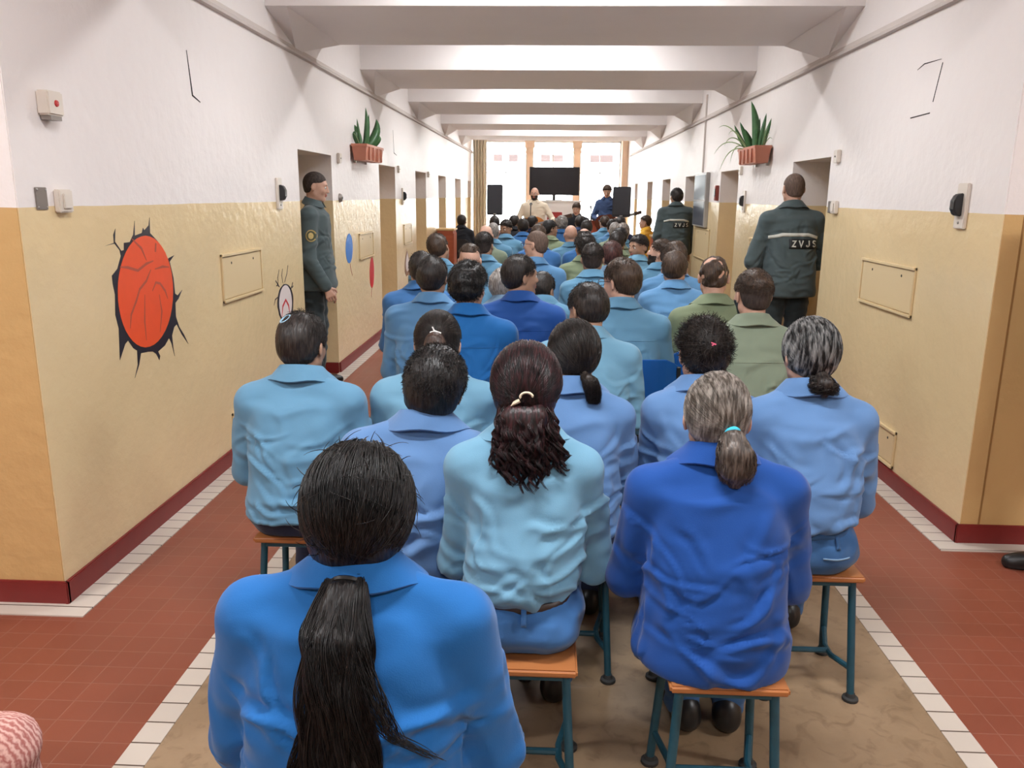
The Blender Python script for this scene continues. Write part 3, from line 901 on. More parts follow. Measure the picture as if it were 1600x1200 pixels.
    if glasses:
        g = MB(); T = lambda p: C + R @ (np.array(p) * h)
        for sd in (-1, 1):
            g.tube([T((sd * .034 + .025 * math.cos(a), .108, .001 + .019 * math.sin(a))) for a in np.linspace(0, 6.283, 15)], .0018, 5)
            g.tube([T((sd * .058, .106, .006)), T((sd * .078, .080, .006)), T((sd * .084, .0, .004)), T((sd * .084, -.02, -.012))], .0018, 5)
        g.tube([T((-.01, .112, .004)), T((.01, .112, .004))], .0018, 5)
        g.build('glasses', plain('glasses_frame', (.03, .012, .012, 1), .3), root)
    # ---- hair
    kw = dict(hairkw or {})
    hv = hh if lod else .006
    mat = HM[hm]
    if hair == 'short': shell_hair(root, C, R, h, mat, .013, lump=.003, lumpf=10, vox=hv, seed=seed, **kw)
    elif hair == 'curlyshort': shell_hair(root, C, R, h, mat, .024, lump=.0065, lumpf=16, vox=min(hv, .007), seed=seed, **kw)
    elif hair == 'buzz': shell_hair(root, C, R, h, mat, .0035, taper=.3, vox=min(hv, .008), **kw)
    elif hair == 'fade':
        shell_hair(root, C, R, h, HM['buzzdark'], .0035, vox=min(hv, .008), name='hair_sides', taper=.3); shell_hair(root, C, R, h, mat, .010, low=.008, side=.026, front=.054, lump=.002, vox=min(hv, .008), seed=seed, taper=1.0)
    elif hair == 'undercut': shell_hair(root, C, R, h, mat, .012, low=.052, side=.04, front=.056, vox=min(hv, .008), lump=.002, seed=seed)
    elif hair == 'fringe':
        shell_hair(root, C, R, h, mat, .010, vox=min(hv, .008), extra=lambda F, hq: F.ell((0, -.005, .12 * hq), (.062 * hq, .085 * hq, .07 * hq), .01, True))
    elif hair == 'patchy': shell_hair(root, C, R, h, mat, .0035, lump=.007, lumpf=16, vox=.0048, seed=seed, taper=.2)
    elif hair == 'bald': pass
    if hair in ('short', 'fade', 'curlyshort', 'fringe', 'undercut') and lod < 3:
        nn_, rr_ = {0: (2600, .0010), 1: (1200, .0016), 2: (500, .0026)}[lod]
        if hair == 'short': q_ = short_strands(C, R, h, n=nn_, length=.026, thick=.009, low=-.066, seed=seed, spike=.22, flow=(0, -.35, -.9), curl=.35)
        elif hair == 'fade': q_ = short_strands(C, R, h, n=nn_, length=.015, thick=.007, low=.006, front=.056, seed=seed, spike=.35, flow=(0, .1, -.6), curl=.4)
        elif hair == 'curlyshort': q_ = short_strands(C, R, h, n=nn_, length=.034, thick=.018, seed=seed, spike=.45, flow=(0, 0, 0), curl=1.0, m=6)
        elif hair == 'undercut': q_ = short_strands(C, R, h, n=nn_ // 3, length=.018, thick=.010, low=.055, seed=seed, spike=.3, flow=(0, .4, 0), curl=.4)
        else: q_ = short_strands(C, R, h, n=nn_ // 2, length=.018, thick=.007, low=-.066, seed=seed, spike=.1, flow=(0, -.3, -1), curl=.2); q_ = q_[(((q_[:, 0] - C) @ R) / h)[:, 2] < .055]
        v_, f_ = strand_mesh(q_, rr_)
        mesh_np('hair_strands', v_, f_, mat, root)
    if key in ('patch_green', 'beard_green', 'blue_man', 'glass_right', 'curly_man'):
        x0_, y0_ = sp(.44); zy = z0 + (.425 + shz * .6) * s
        back_patch(root, top_o, x0_ - .165 * w, x0_ + .165 * w, lambda x: zy - .10 * (x - x0_) ** 2, .004, SH[shirt], 'yoke_seam', nx=26, nz=1, off=.0015)
    PEOPLE[key] = dict(root=root, C=C, R=R, h=h, s=s, z0=z0, sp=sp, top=top_o, mat=mat, seed=seed, label=label, trousers=tr)
    return PEOPLE[key]

def hash_str(t):
    v = 7
    for ch in t: v = (v * 131 + ord(ch)) % 1000003
    return v

def tie_ring(pt, R, C, h, mat, r=.017, t=.005, parent=None, name='hair_tie', tiltx=0, label=None):
    p = C + R @ (np.array(pt) * h)
    m = MB(); d = np.array(pt, float) - np.array(CRAN[0]); d /= np.linalg.norm(d); d = R @ d
    a = np.cross(d, (0, 0, 1.)); a /= np.linalg.norm(a); b = np.cross(d, a)
    m.tube([p + d * .012 + (a * math.cos(u) + b * math.sin(u)) * r for u in np.linspace(0, 6.283, 17)], t, 7)
    o = m.build(name, mat, parent, smooth=True)
    if label: o['label'] = label
    return o

def on_back(o, pts2, off=.003, dirn=(0, 1, 0), start=-1.5):
    """2D points (x, z) in the person's frame laid onto the garment as seen from behind it"""
    me = o.data
    bvh = BVHTree.FromPolygons([v.co for v in me.vertices], [p.vertices for p in me.polygons])
    out = []
    last = None
    for x, z in pts2:
        hit = bvh.ray_cast(Vector((x, start, z)), Vector(dirn))
        p = hit[0]
        if p is None: p = Vector((x, last if last is not None else 0, z))
        last = p.y
        out.append((x, p.y - off, z))
    return out

GLYPH = dict(
    Z=[[(.04, .92), (.60, .92), (.06, .08), (.62, .08)]], V=[[(.02, 1.0), (.33, .06), (.64, 1.0)]],
    J=[[(.50, 1.0), (.50, .30), (.42, .12), (.26, .07), (.10, .14), (.05, .32)]],
    S=[[(.60, .78), (.50, .90), (.32, .94), (.14, .88), (.08, .72), (.16, .58), (.46, .47), (.58, .34), (.55, .16), (.36, .06), (.16, .09), (.04, .24)]],
    P=[[(.10, 0), (.10, .92), (.42, .92), (.58, .82), (.58, .58), (.42, .48), (.10, .48)]],
    O=[[(.32 + .25 * math.cos(a), .5 + .43 * math.sin(a)) for a in np.linspace(0, 6.2832, 17)]])
def back_text(parent, o, text, x, z, size, mat, name='lettering', off=.006, th=.2, gap=.86):
    """stroke letters sewn or printed on the back, centred on x, standing on z"""
    x0 = x - (len(text) - 1) * gap * size / 2 - .32 * size
    pts = []; fs = []
    for i, ch in enumerate(text):
        for line in GLYPH[ch]:
            P = [Vector((x0 + (i * gap + a) * size, z + b * size)) for a, b in line]
            closed = (P[0] - P[-1]).length < 1e-5; n = len(P); k0 = len(pts)
            for j, p in enumerate(P):
                a = P[j - 1] if j else (P[-2] if closed else P[0] * 2 - P[1]); b = P[j + 1] if j < n - 1 else (P[1] if closed else P[-1] * 2 - P[-2])
                d1 = (p - a).normalized(); d2 = (b - p).normalized(); nn = Vector((-(d1 + d2).y, (d1 + d2).x)).normalized()
                m = min(1.8, 1 / max(.3, nn.dot(Vector((-d1.y, d1.x))))) * th * size / 2
                pts += [tuple(p + nn * m), tuple(p - nn * m)]
            for j in range(n - 1): fs.append((k0 + 2 * j, k0 + 2 * j + 1, k0 + 2 * j + 3, k0 + 2 * j + 2))
    p = on_back(o, pts, off); q = [(a, y + .003, b) for a, y, b in p]; n = len(p)
    ed = {}
    for f in fs:
        for a, b in zip(f, f[1:] + f[:1]): ed[(a, b)] = 1
    side = [(a, b, n + b, n + a) for (a, b) in ed if (b, a) not in ed]
    return mesh_np(name, p + q, fs + [tuple(n + i for i in f[::-1]) for f in fs] + side, mat, parent, smooth=False)

# ------------------------------------------------------------------ the corridor
XL, XR = -1.94, 2.05
YL0, YR0, YEND = 2.95, 3.81, 23.0
CEIL = 3.42
WHITE = srgb(240, 233, 230); YEL = srgb(228, 204, 160)
MW = wallmat('paint_white_over_yellow', WHITE, YEL, 1.588)
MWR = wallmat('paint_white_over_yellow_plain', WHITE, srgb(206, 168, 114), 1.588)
MC = plain('paint_ceiling', srgb(240, 234, 232), .85, noise=.03, nscale=3)
MB_RED = plain('baseboard_red', srgb(122, 36, 34), .45, noise=.15, nscale=12)
M_TILE = tilemat('floor_red_tiles', srgb(128, 67, 49), srgb(138, 88, 72), .1, ox=.06, oy=.012, line=.018, rough=.3)
M_WT = tilemat('white_border_tiles', srgb(196, 184, 172), srgb(86, 70, 60), 50, ox=-25.3, oy=.012, line=.00001, rough=.35, sy=.1, liney=.03)

def linomat():
    T = NT('linoleum'); b = T.b
    g = T.new('ShaderNodeNewGeometry')
    a = T.new('ShaderNodeTexNoise'); a.inputs['Scale'].default_value = 1.7; a.inputs['Detail'].default_value = 8; a.inputs['Roughness'].default_value = .65
    c = T.new('ShaderNodeTexNoise'); c.inputs['Scale'].default_value = 13; c.inputs['Detail'].default_value = 8; c.inputs['Distortion'].default_value = 1.2
    for n in (a, c): T.link(g.outputs['Position'], n.inputs['Vector'])
    r1 = T.new('ShaderNodeValToRGB'); e = r1.color_ramp.elements
    e[0].position = .3; e[1].position = .72; e[0].color = srgb(126, 102, 76); e[1].color = srgb(162, 136, 108)
    T.link(a.outputs['Fac'], r1.inputs[0])
    r2 = T.new('ShaderNodeValToRGB'); e = r2.color_ramp.elements
    e[0].position = .30; e[1].position = .48; e[0].color = srgb(122, 90, 60); e[1].color = (1, 1, 1, 1)
    T.link(c.outputs['Fac'], r2.inputs[0])
    m = T.new('ShaderNodeMixRGB', blend_type='MULTIPLY'); m.inputs[0].default_value = .35
    T.link(r1.outputs[0], m.inputs[1]); T.link(r2.outputs[0], m.inputs[2]); T.link(m.outputs[0], b.inputs['Base Color'])
    b.inputs['Roughness'].default_value = .42
    return T.m
M_LINO = linomat()

def struct(mb, name, mat, bevel=0, smooth=False):
    return tag(mb.build(name, mat, bevel=bevel, smooth=smooth), kind='structure')

struct(MB().box(-5.2, 5.2, -4.2, YEND, -.1, 0), 'floor', M_TILE)
struct(MB().box(-1.155, 1.28, .2, 21.2, 0, .003), 'floor_linoleum', M_LINO)
struct(MB().box(-1.245, -1.155, .2, 21.2, 0, .005), 'trim_1', M_WT)
struct(MB().box(1.28, 1.37, .2, 21.2, 0, .005), 'trim_2', M_WT)
struct(MB().box(XL, XL + .125, YL0 - .11, 21.2, 0, .0055).box(-5.1, XL, YL0 - .11, YL0, 0, .0055), 'trim_3', M_WT)
struct(MB().box(XR - .125, XR, YR0 - .11, 21.2, 0, .0055).box(XR, 5.1, YR0 - .11, YR0, 0, .0055), 'trim_4', M_WT)

DL = [(6.40, 7.39), (9.47, 10.46), (12.07, 13.10), (14.60, 15.65), (17.20, 18.30), (19.90, 20.70)]
DR = [(6.20, 7.13), (9.12, 10.05), (11.72, 12.59), (14.15, 15.09), (16.55, 17.40), (19.25, 19.90)]
def side_wall(name, x0, x1, ystart, doors, dh):
    m = MB(); y = ystart
    for a, b in doors:
        m.box(x0, x1, y, a, 0, CEIL); m.box(x0, x1, a, b, dh, CEIL); y = b
    m.box(x0, x1, y, YEND, 0, CEIL)
    return struct(m, name, MW)
side_wall('wall_left', XL - .66, XL, YL0, DL, 1.98)
side_wall('wall_right', XR, XR + .66, YR0, DR, 1.945)
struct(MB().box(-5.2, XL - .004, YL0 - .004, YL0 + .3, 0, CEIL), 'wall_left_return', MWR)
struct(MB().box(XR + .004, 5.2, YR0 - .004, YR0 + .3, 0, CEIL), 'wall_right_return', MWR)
struct(MB().box(XR + .085, XR + .093, YR0 - .007, YR0 - .0035, .1, 1.58), 'trim_7', plain('groove_line', srgb(150, 110, 62), .7))
struct(MB().box(-5.3, -5.1, -4.2, YL0, 0, CEIL), 'wall_lobby_left', MW)
struct(MB().box(5.1, 5.3, -4.2, YR0, 0, CEIL), 'wall_lobby_right', MW)
struct(MB().box(-5.2, 5.2, -4.3, -4.1, 0, CEIL), 'wall_back', MW)
struct(MB().box(-5.3, 5.3, -4.3, YEND + .2, CEIL, CEIL + .2), 'ceiling', MC)
# baseboards
def baseboard(name, sx, x, ys, doors, corner):
    m = MB(); y = ys - .02
    for a, b in doors + [(21.2, 21.2)]:
        m.box(min(x, x + sx * .018), max(x, x + sx * .018), y, a, 0, .10); y = b
        if b > a:
            for yy, s_ in ((a, 1), (b, -1)):
                m.box(min(x, x - sx * .5), max(x, x - sx * .5), min(yy, yy + s_ * .015), max(yy, yy + s_ * .015), 0, .10)
    m.box(min(x + sx * .018, corner), max(x + sx * .018, corner), ys - .018, ys, 0, .10)
    return struct(m, name, MB_RED, bevel=.004)
baseboard('baseboard_left', 1, XL, YL0, DL, -5.1)
baseboard('baseboard_right', -1, XR, YR0, DR, 5.1)
# ledge under the ceiling
M_LEDGE = plain('ledge_paint', srgb(206, 196, 190), .7)
struct(MB().prism([(XL, 2.665), (XL + .03, 2.668), (XL + .034, 2.685), (XL + .012, 2.70), (XL, 2.73)], YL0, 21.2), 'trim_5', M_LEDGE)
struct(MB().prism([(XR, 2.625), (XR - .03, 2.628), (XR - .034, 2.645), (XR - .012, 2.66), (XR, 2.69)], YR0, 21.2), 'trim_6', M_LEDGE)
# ceiling beams with their haunches
HB = 2.88
BEAMS = [(2.95, 4.45), (5.82, 7.28), (8.66, 10.18), (11.56, 13.3), (15.0, 16.35), (17.9, 19.3)]
for i, (a, b) in enumerate(BEAMS):
    m = MB(); m.box(XL, XR, a, b, HB + .001, CEIL)
    ym = (a + b) / 2
    for xw, xc, zt in ((XL, -1.79, 2.715), (XR, 1.93, 2.68)):
        N_, F_, T_ = (xc, a, HB), (xc, b, HB), (xw, ym, zt)
        T1, T2 = (xw, ym - .07, zt), (xw, ym + .07, zt)
        Nw, Fw = (xw, a, HB), (xw, b, HB)
        m.add([N_, F_, T1, T2, Nw, Fw], [(0, 1, 3, 2), (0, 2, 4), (1, 5, 3), (0, 4, 5, 1), (4, 2, 3, 5)])
    tag(m.build('ceiling_beam', MC), kind='structure')
# lamps up between the beams
M_DIFF = plain('lamp_diffuser', (1, 1, 1, 1), .4, emit=(.965, .985, 1, 1), estr=3.0)
M_HOUS = plain('lamp_housing', srgb(225, 225, 222), .5)
LY = [(0.05, 5.13), (0.05, 7.97), (0.05, 10.87), (0.05, 14.15), (0.05, 17.12)]
LOB = [(0.0, 1.6), (-3.1, 1.0), (3.1, 1.2), (0.0, -1.6)]
for k, (x, y) in enumerate(LY + LOB):
    where = 'between the corridor beams' if k < 5 else 'on the lobby ceiling'
    order = ['nearest the lobby', 'second from the lobby', 'third from the lobby', 'fourth from the lobby', 'closest to the stage windows', 'over the last bench row', 'by the left lobby wall', 'by the right lobby wall', 'at the back of the lobby'][k]
    r = empty('ceiling_lamp', (x, y, CEIL), 0, 'white ceiling lamp %s, %s' % (where, order), 'lamp', 'fluorescent ceiling lamps')
    MB().box(-.62, .62, -.09, .09, -.05, 0).build('lamp_housing', M_HOUS, r, bevel=.008)
    MB().box(-.60, .60, -.075, .075, -.085, -.051).build('lamp_diffuser', M_DIFF, r, bevel=.01)
    area('lamp_light', (x, y, CEIL - .095), 1.2, .14, LAMP_POWER if k < 5 else LOBBY_POWER, (.965, .985, 1.0))
# recessed cell doors
M_DOOR = plain('door_paint', srgb(214, 180, 118), .4, noise=.05)
M_STEEL = plain('steel', (.45, .44, .42, 1), .35, metal=.9)
n = 0
for doors, x, sx, dh in ((DL, XL, -1, 1.98), (DR, XR, 1, 1.945)):
    for a, b in doors:
        n += 1
        xd = x + sx * .50
        r = empty('door_%d' % n, (xd, (a + b) / 2, 0)); r['kind'] = 'structure'
        hw = (b - a) / 2
        MB().box(min(0, sx * .05), max(0, sx * .05), -hw, hw, 0, dh).box(*sorted((0, -sx * .012)), -hw + .1, hw - .1, .15, .85).box(*sorted((0, -sx * .012)), -hw + .1, hw - .1, 1.0, dh - .15).build('door_leaf', M_DOOR, r, bevel=.004)
        MB().box(*sorted((0, -sx * .05)), hw - .14, hw - .10, .98, 1.12).build('door_handle', M_STEEL, r, bevel=.005)
        MB().box(*sorted((0, -sx * .03)), -.07, .07, 1.42, 1.50).build('peephole', M_STEEL, r, bevel=.005)

# ------------------------------------------------------------------ window wall at the end
M_FR = plain('window_frame_white', srgb(236, 232, 226), .5)
M_COLM = plain('column_stone', srgb(226, 196, 168), .7, noise=.08, nscale=8)
T = NT('window_glass'); tr = T.new('ShaderNodeBsdfTransparent'); gl = T.new('ShaderNodeBsdfGlossy'); gl.inputs['Roughness'].default_value = .02
fr = T.new('ShaderNodeFresnel'); fr.inputs[0].default_value = 1.45; mx = T.new('ShaderNodeMixShader')
T.link(fr.outputs[0], mx.inputs[0]); T.link(tr.outputs[0], mx.inputs[1]); T.link(gl.outputs[0], mx.inputs[2])
T.link(mx.outputs[0], T.n['Material Output'].inputs[0]); M_GLASS = T.m
struct(MB().box(XL, XR, YEND, YEND + .25, 3.10, CEIL).box(XL, XR, YEND, YEND + .25, 0, .35).box(-2.7, -1.76, YEND, YEND + .25, .35, 3.1).box(1.96, 2.8, YEND, YEND + .25, .35, 3.1), 'wall_end', MC)
for i, x in enumerate((-.535, .765)):
    m = MB(); m.box(x - .075, x + .075, YEND - .05, YEND + .2, .35, 2.78).box(x - .11, x + .11, YEND - .09, YEND + .2, 2.78, 2.84).box(x - .09, x + .09, YEND - .07, YEND + .2, 2.84, 2.92).box(x - .13, x + .13, YEND - .11, YEND + .2, 2.92, 3.10)
    m.box(x - .10, x + .10, YEND - .08, YEND + .2, .35, .50)
    r = m.build('pillar', M_COLM, bevel=.006); tag(r, kind='structure')
for i, (a, b) in enumerate(((-1.76, -.61), (-.46, .69), (.84, 1.96))):
    r = empty('window_%d' % (i + 1), ((a + b) / 2, YEND + .1, .35)); r['kind'] = 'structure'
    w = (b - a) / 2; H_ = 2.75
    m = MB(); m.box(-w, -w + .035, -.03, .03, 0, H_).box(w - .035, w, -.03, .03, 0, H_).box(-w, w, -.03, .03, 0, .05).box(-w, w, -.03, .03, H_ - .04, H_)
    m.box(-w, w, -.02, .02, 1.9, 1.93).box(-.012, .012, -.02, .02, 0, H_)
    m.build('window_frame', M_FR, r)
    MB().box(-w + .03, w - .03, -.003, .003, .04, H_ - .03).build('window_pane', M_GLASS, r)
# right-hand pier and left curtain
tag(MB().box(1.90, XR, 21.9, 22.35, 0, CEIL).build('pillar', M_COLM, bevel=.01), kind='structure')
M_CUR = cloth('curtain_cloth', srgb(250, 232, 204), .2)
v = []; f = []; nn = 60
for i in range(nn + 1):
    x = -1.90 + .33 * i / nn
    y = 20.95 + .045 * math.sin(i / nn * math.pi * 2 * 4.5) + .01 * math.sin(i * 1.3)
    for z in (.02, 1.1, 2.2, 3.05): v.append((x + .004 * math.sin(z * 3 + i), y, z))
for i in range(nn):
    for j in range(3): f.append((i * 4 + j, i * 4 + 4 + j, i * 4 + 5 + j, i * 4 + 1 + j))
cu = mesh_np('curtain', v, f, M_CUR); cu.modifiers.new('thick', 'SOLIDIFY').thickness = .004
tag(cu, 'tall beige curtain gathered against the left wall beside the stage windows', 'curtain')
# the building across the yard
M_FAC = plain('facade_render', srgb(240, 240, 236), .9, noise=.03, nscale=1)
M_BRICK = plain('shutter_brick', (.018, .0085, .007, 1), .9, noise=.25, nscale=6)
r = empty('building', (0, 36, 0), 0, 'pale building across the yard with small brick-coloured openings, seen through the windows', 'building')
MB().box(-14, 14, 0, 6, -6, 5.6).build('facade', M_FAC, r)
for a, b in ((-2.4, -2.02), (-1.74, -1.34), (-.36, .04), (.1, .6), (1.75, 2.15), (2.2, 2.72)):
    o = MB().box(a, b, -.06, .02, 3.06, 3.36).build('shutter', M_BRICK, r)
MB().box(-14.3, 14.3, -.4, 6.3, 5.6, 5.8).build('roof', plain('roof_tiles', srgb(170, 100, 80), .8), r)
tag(MB().box(-40, 40, YEND + .3, 60, -6.2, -6).build('ground_outside', plain('yard', (.4, .4, .38, 1), .9)), kind='structure')

# ------------------------------------------------------------------ wall fittings
M_PLW = plain('plastic_white', srgb(226, 216, 204), .4); M_PLD = plain('plastic_black', (.02, .02, .022, 1), .35)
M_BTN = plain('button_red', (.5, .03, .03, 1), .35); M_PLG = plain('plate_grey', srgb(150, 142, 136), .4, metal=.5)
M_LINE = plain('crack_dark', (.03, .025, .022, 1), .8); M_YPL = plain('hatch_paint', srgb(224, 200, 156), .3)
WALLG = dict(l=('left', XL, 1), r=('right', XR, -1))
def onwall(side, y, z, name, label, cat, group=None):
    """an Empty on the wall: its x axis points along +Y of the corridor, y out of the wall"""
    _, x, s = WALLG[side]
    o = empty(name, (x, y, z), 0, label, cat, group)
    o['_'] = 0; del o['_']
    return o, s
def wb(s, y0, y1, d0, d1, z0, z1, m=None):
    m = m or MB(); return m.box(*sorted((s * d0, s * d1)), y0, y1, z0, z1)
def call_box(side, y, z, label):
    o, s = onwall(side, y, z, 'call_box', label, 'alarm box', 'call boxes on the corridor walls')
    wb(s, -.05, .05, 0, .05, -.045, .045).build('housing', M_PLW, o, bevel=.006)
    MB().lathe([(.001, s * .056), (.011, s * .055), (.013, s * .05)], n=14, axis='x').build('button', M_BTN, o, smooth=True)
    wb(s, -.035, .035, .005, .045, -.062, -.045).build('lower_clip', M_PLG, o)
call_box('l', 3.18, 1.975, 'white alarm box with red button high on the left wall near the corner')
def small_box(side, y, z, label):
    o, s = onwall(side, y, z, 'sensor_box', label, 'sensor', 'small sensor boxes beside cell doorways')
    wb(s, -.04, .04, 0, .03, -.045, .045).build('housing', M_PLW, o, bevel=.005)
    MB().lathe([(.001, s * .034), (.006, s * .033), (.007, s * .03)], n=10, axis='x').build('lens', M_PLD, o)
small_box('l', 7.62, 1.965, 'small white sensor box right of the doorway with the standing officer in profile')
small_box('l', 10.65, 1.96, 'small white sensor box right of the second doorway on the left wall')
small_box('l', 13.3, 1.96, 'small white sensor box right of the third doorway on the left wall')
small_box('r', 6.03, 1.94, 'small white sensor box by the doorway of the officer with lettered jacket, right wall')
small_box('r', 8.98, 1.93, 'small white sensor box under the planter on the right wall')
def switch(side, y, z, label):
    o, s = onwall(side, y, z, 'light_switch', label, 'switch', 'light switches')
    wb(s, -.045, .045, 0, .028, -.045, .045).build('frame', M_PLW, o, bevel=.005)
    wb(s, -.028, .028, .028, .036, -.03, .03).build('rocker', M_PLW, o, bevel=.003)
def plate(side, y, z, label, h_=.042):
    o, s = onwall(side, y, z, 'steel_plate', label, 'cover plate', 'steel cover plates')
    wb(s, -.036, .036, 0, .006, -h_, h_).build('plate', M_PLG, o, bevel=.002)
    m = MB()
    for a in (-.027, .027):
        for b in (-h_ + .009, h_ - .009): m.lathe([(.001, s * .009), (.004, s * .008), (.005, s * .005)], (0, a, b), 8, 'x')
    m.build('screws', M_STEEL, o)
switch('l', 3.215, 1.61, 'white rocker light switch at the paint line near the left corner')
plate('l', 3.09, 1.62, 'grey steel cover plate next to the light switch on the left wall')
switch('r', 5.99, 1.59, 'white light switch at the jamb beside the officer on the right')
plate('r', 6.12, 1.59, 'dark steel plate on the doorway edge beside the right officer')
def long_handle(side, y, z, label, hh_=.11):
    o, s = onwall(side, y, z, 'bolt_handle', label, 'door bolt handle', 'bolt handles beside the doorways')
    wb(s, -.05, .05, 0, .018, -hh_, hh_).build('back_plate', M_PLW, o, bevel=.004)
    prof = [(.018, -.055), (.045, -.05), (.06, -.02), (.06, .02), (.045, .05), (.018, .058)]
    MB().prism([(s * a, b + .005) for a, b in prof], -.024, .024).build('grip', M_PLD, o, bevel=.004)
    MB().lathe([(.001, s * .022), (.007, s * .021), (.008, s * .017)], (0, 0, -hh_ + .03), 10, 'x').build('screw', M_STEEL, o)
long_handle('l', 5.88, 1.645, 'black bolt handle on long white plate left of the first doorway, left wall')
long_handle('r', 4.18, 1.62, 'black bolt handle on long white plate on the right wall near the corner')
long_handle('l', 10.95, 1.62, 'black bolt handle on white plate past the second left doorway')
long_handle('r', 8.76, 1.61, 'black bolt handle on white plate under the right planter')
o, s = onwall('l', 7.63, 1.61, 'intercom', 'oval grey intercom on the left wall under the sensor box', 'intercom')
MB().lathe([(.001, .03), (.03, .026), (.04, .01), (.042, 0)], n=16, axis='x').build('housing', M_PLG, o, smooth=True)
MB().lathe([(.001, .034), (.012, .033), (.014, .029)], n=12, axis='x').build('speaker_grille', M_PLD, o)
o, s = onwall('r', 10.15, 1.70, 'key_box', 'small red and black key box high beside the second right doorway', 'key box')
wb(s, -.05, .05, 0, .04, -.09, .09).build('housing', plain('keybox_red', (.25, .05, .04, 1), .5), o, bevel=.005)
wb(s, -.03, .03, .04, .046, -.04, .05).build('panel', M_PLD, o)

def hatch(side, y0, y1, z0, z1, label, mat=M_YPL, holes=True):
    o, s = onwall(side, (y0 + y1) / 2, (z0 + z1) / 2, 'wall_hatch', label, 'service hatch', 'painted service hatches')
    w, h_ = (y1 - y0) / 2, (z1 - z0) / 2
    wb(s, -w + .02, w - .02, 0, .008, -h_ + .02, h_ - .02).build('hatch_door', mat, o, bevel=.002)
    m = MB()
    wb(s, -w, w, 0, .018, h_ - .016, h_, m); wb(s, -w, w, 0, .018, -h_, -h_ + .016, m)
    wb(s, -w, -w + .012, 0, .012, -h_, h_, m); wb(s, w - .012, w, 0, .012, -h_, h_, m)
    m.build('hatch_frame', mat, o, bevel=.002)
    if holes:
        m = MB()
        for a in (-w * .55, w * .55): m.lathe([(.001, s * .0095), (.008, s * .009), (.009, s * .005)], (0, a, h_ - .06), 8, 'x')
        m.build('lock_holes', M_LINE, o)
hatch('l', 4.76, 5.44, 1.00, 1.29, 'yellow painted hatch at chest height between the orange ball mural and the baseball mural')
hatch('l', 4.77, 5.02, .10, .31, 'low yellow hatch just above the left baseboard', holes=False)
hatch('l', 8.35, 9.02, .98, 1.25, 'yellow painted hatch between the blue and red balloon murals')
hatch('l', 11.0, 11.6, .98, 1.25, 'yellow painted hatch past the second left doorway')
hatch('r', 4.60, 5.38, 1.0, 1.28, 'yellow painted hatch at chest height on the right wall beside the near officer')
hatch('r', 4.60, 5.05, .11, .33, 'low yellow hatch above the right baseboard')
hatch('r', 7.75, 8.4, 1.0, 1.26, 'yellow painted hatch behind the near right officer')
hatch('r', 10.5, 11.5, .85, 1.25, 'yellow painted hatch under the dark notice case')
def ribbon(s, pts, w=.006, off=.0015, m=None):
    """a painted line (y, z) as a very thin strip on the wall face"""
    m = m or MB(); P = [Vector((a, b)) for a, b in pts]; L_ = []; Rr = []
    for i, p in enumerate(P):
        d = (P[min(i + 1, len(P) - 1)] - P[max(i - 1, 0)]).normalized(); nn = Vector((-d.y, d.x))
        ww = w * (.35 if i in (0, len(P) - 1) and len(P) > 2 else 1) / 2
        L_.append(p + nn * ww); Rr.append(p - nn * ww)
    poly = [(p.x, p.y) for p in L_] + [(p.x, p.y) for p in Rr[::-1]]
    for i in range(len(P) - 1):
        m.prism([tuple(L_[i]), tuple(L_[i + 1]), tuple(Rr[i + 1]), tuple(Rr[i])], *sorted((s * .0004, s * off)), plane='yz')
    return m
def wall_lines(side, name, lines, w, mat, label, cat, off=.002, group=None):
    y, z = lines[0][0]
    o, s = onwall(side, y, z, name, label, cat, group)
    m = MB()
    for l in lines: ribbon(s, [(a - y, b - z) for a, b in l], w, off, m)
    m.build('crack_line', mat, o)
wall_lines('l', 'wall_crack', [[(4.51, 2.385), (4.545, 2.16), (4.64, 2.135)]], .014, M_LINE, 'dark L-shaped gap of a painted-over panel high on the left wall', 'wall crack')
wall_lines('l', 'wall_crack', [[(10.38 , 2.42), (10.42, 2.15), (10.6, 2.13)]], .014, M_LINE, 'dark gap of a painted-over panel above the second left doorway', 'wall crack')
wall_lines('r', 'wall_crack', [[(4.90, 2.355), (4.82, 2.375), (4.62, 2.37)], [(4.60, 2.35), (4.66, 2.16)], [(4.92, 2.10), (4.68, 2.105)]], .006, M_LINE, 'broken thin outline of a painted-over panel high on the right wall', 'wall crack')
# conduit, notice case
o, s = onwall('r', 11.2, 2.0, 'conduit', 'thin vertical white cable conduit rising from the notice case', 'conduit')
wb(s, -.018, .018, 0, .02, -.03, .95).build('conduit_body', M_LEDGE, o)
o, s = onwall('r', 11.12, 1.6, 'notice_case', 'wall-mounted glazed notice case on the right wall left of the middle officer', 'notice case')
wb(s, -.42, .42, 0, .05, -.33, .36).build('case_frame', plain('case_grey', srgb(170, 168, 166), .4), o, bevel=.006)
wb(s, -.38, .38, .045, .054, .02, .33).build('upper_glass', plain('case_glass', srgb(176, 184, 190), .12), o)
wb(s, -.38, .38, .045, .054, -.31, .0).build('lower_panel', plain('case_dark', srgb(70, 74, 86), .3, bump=.1), o)

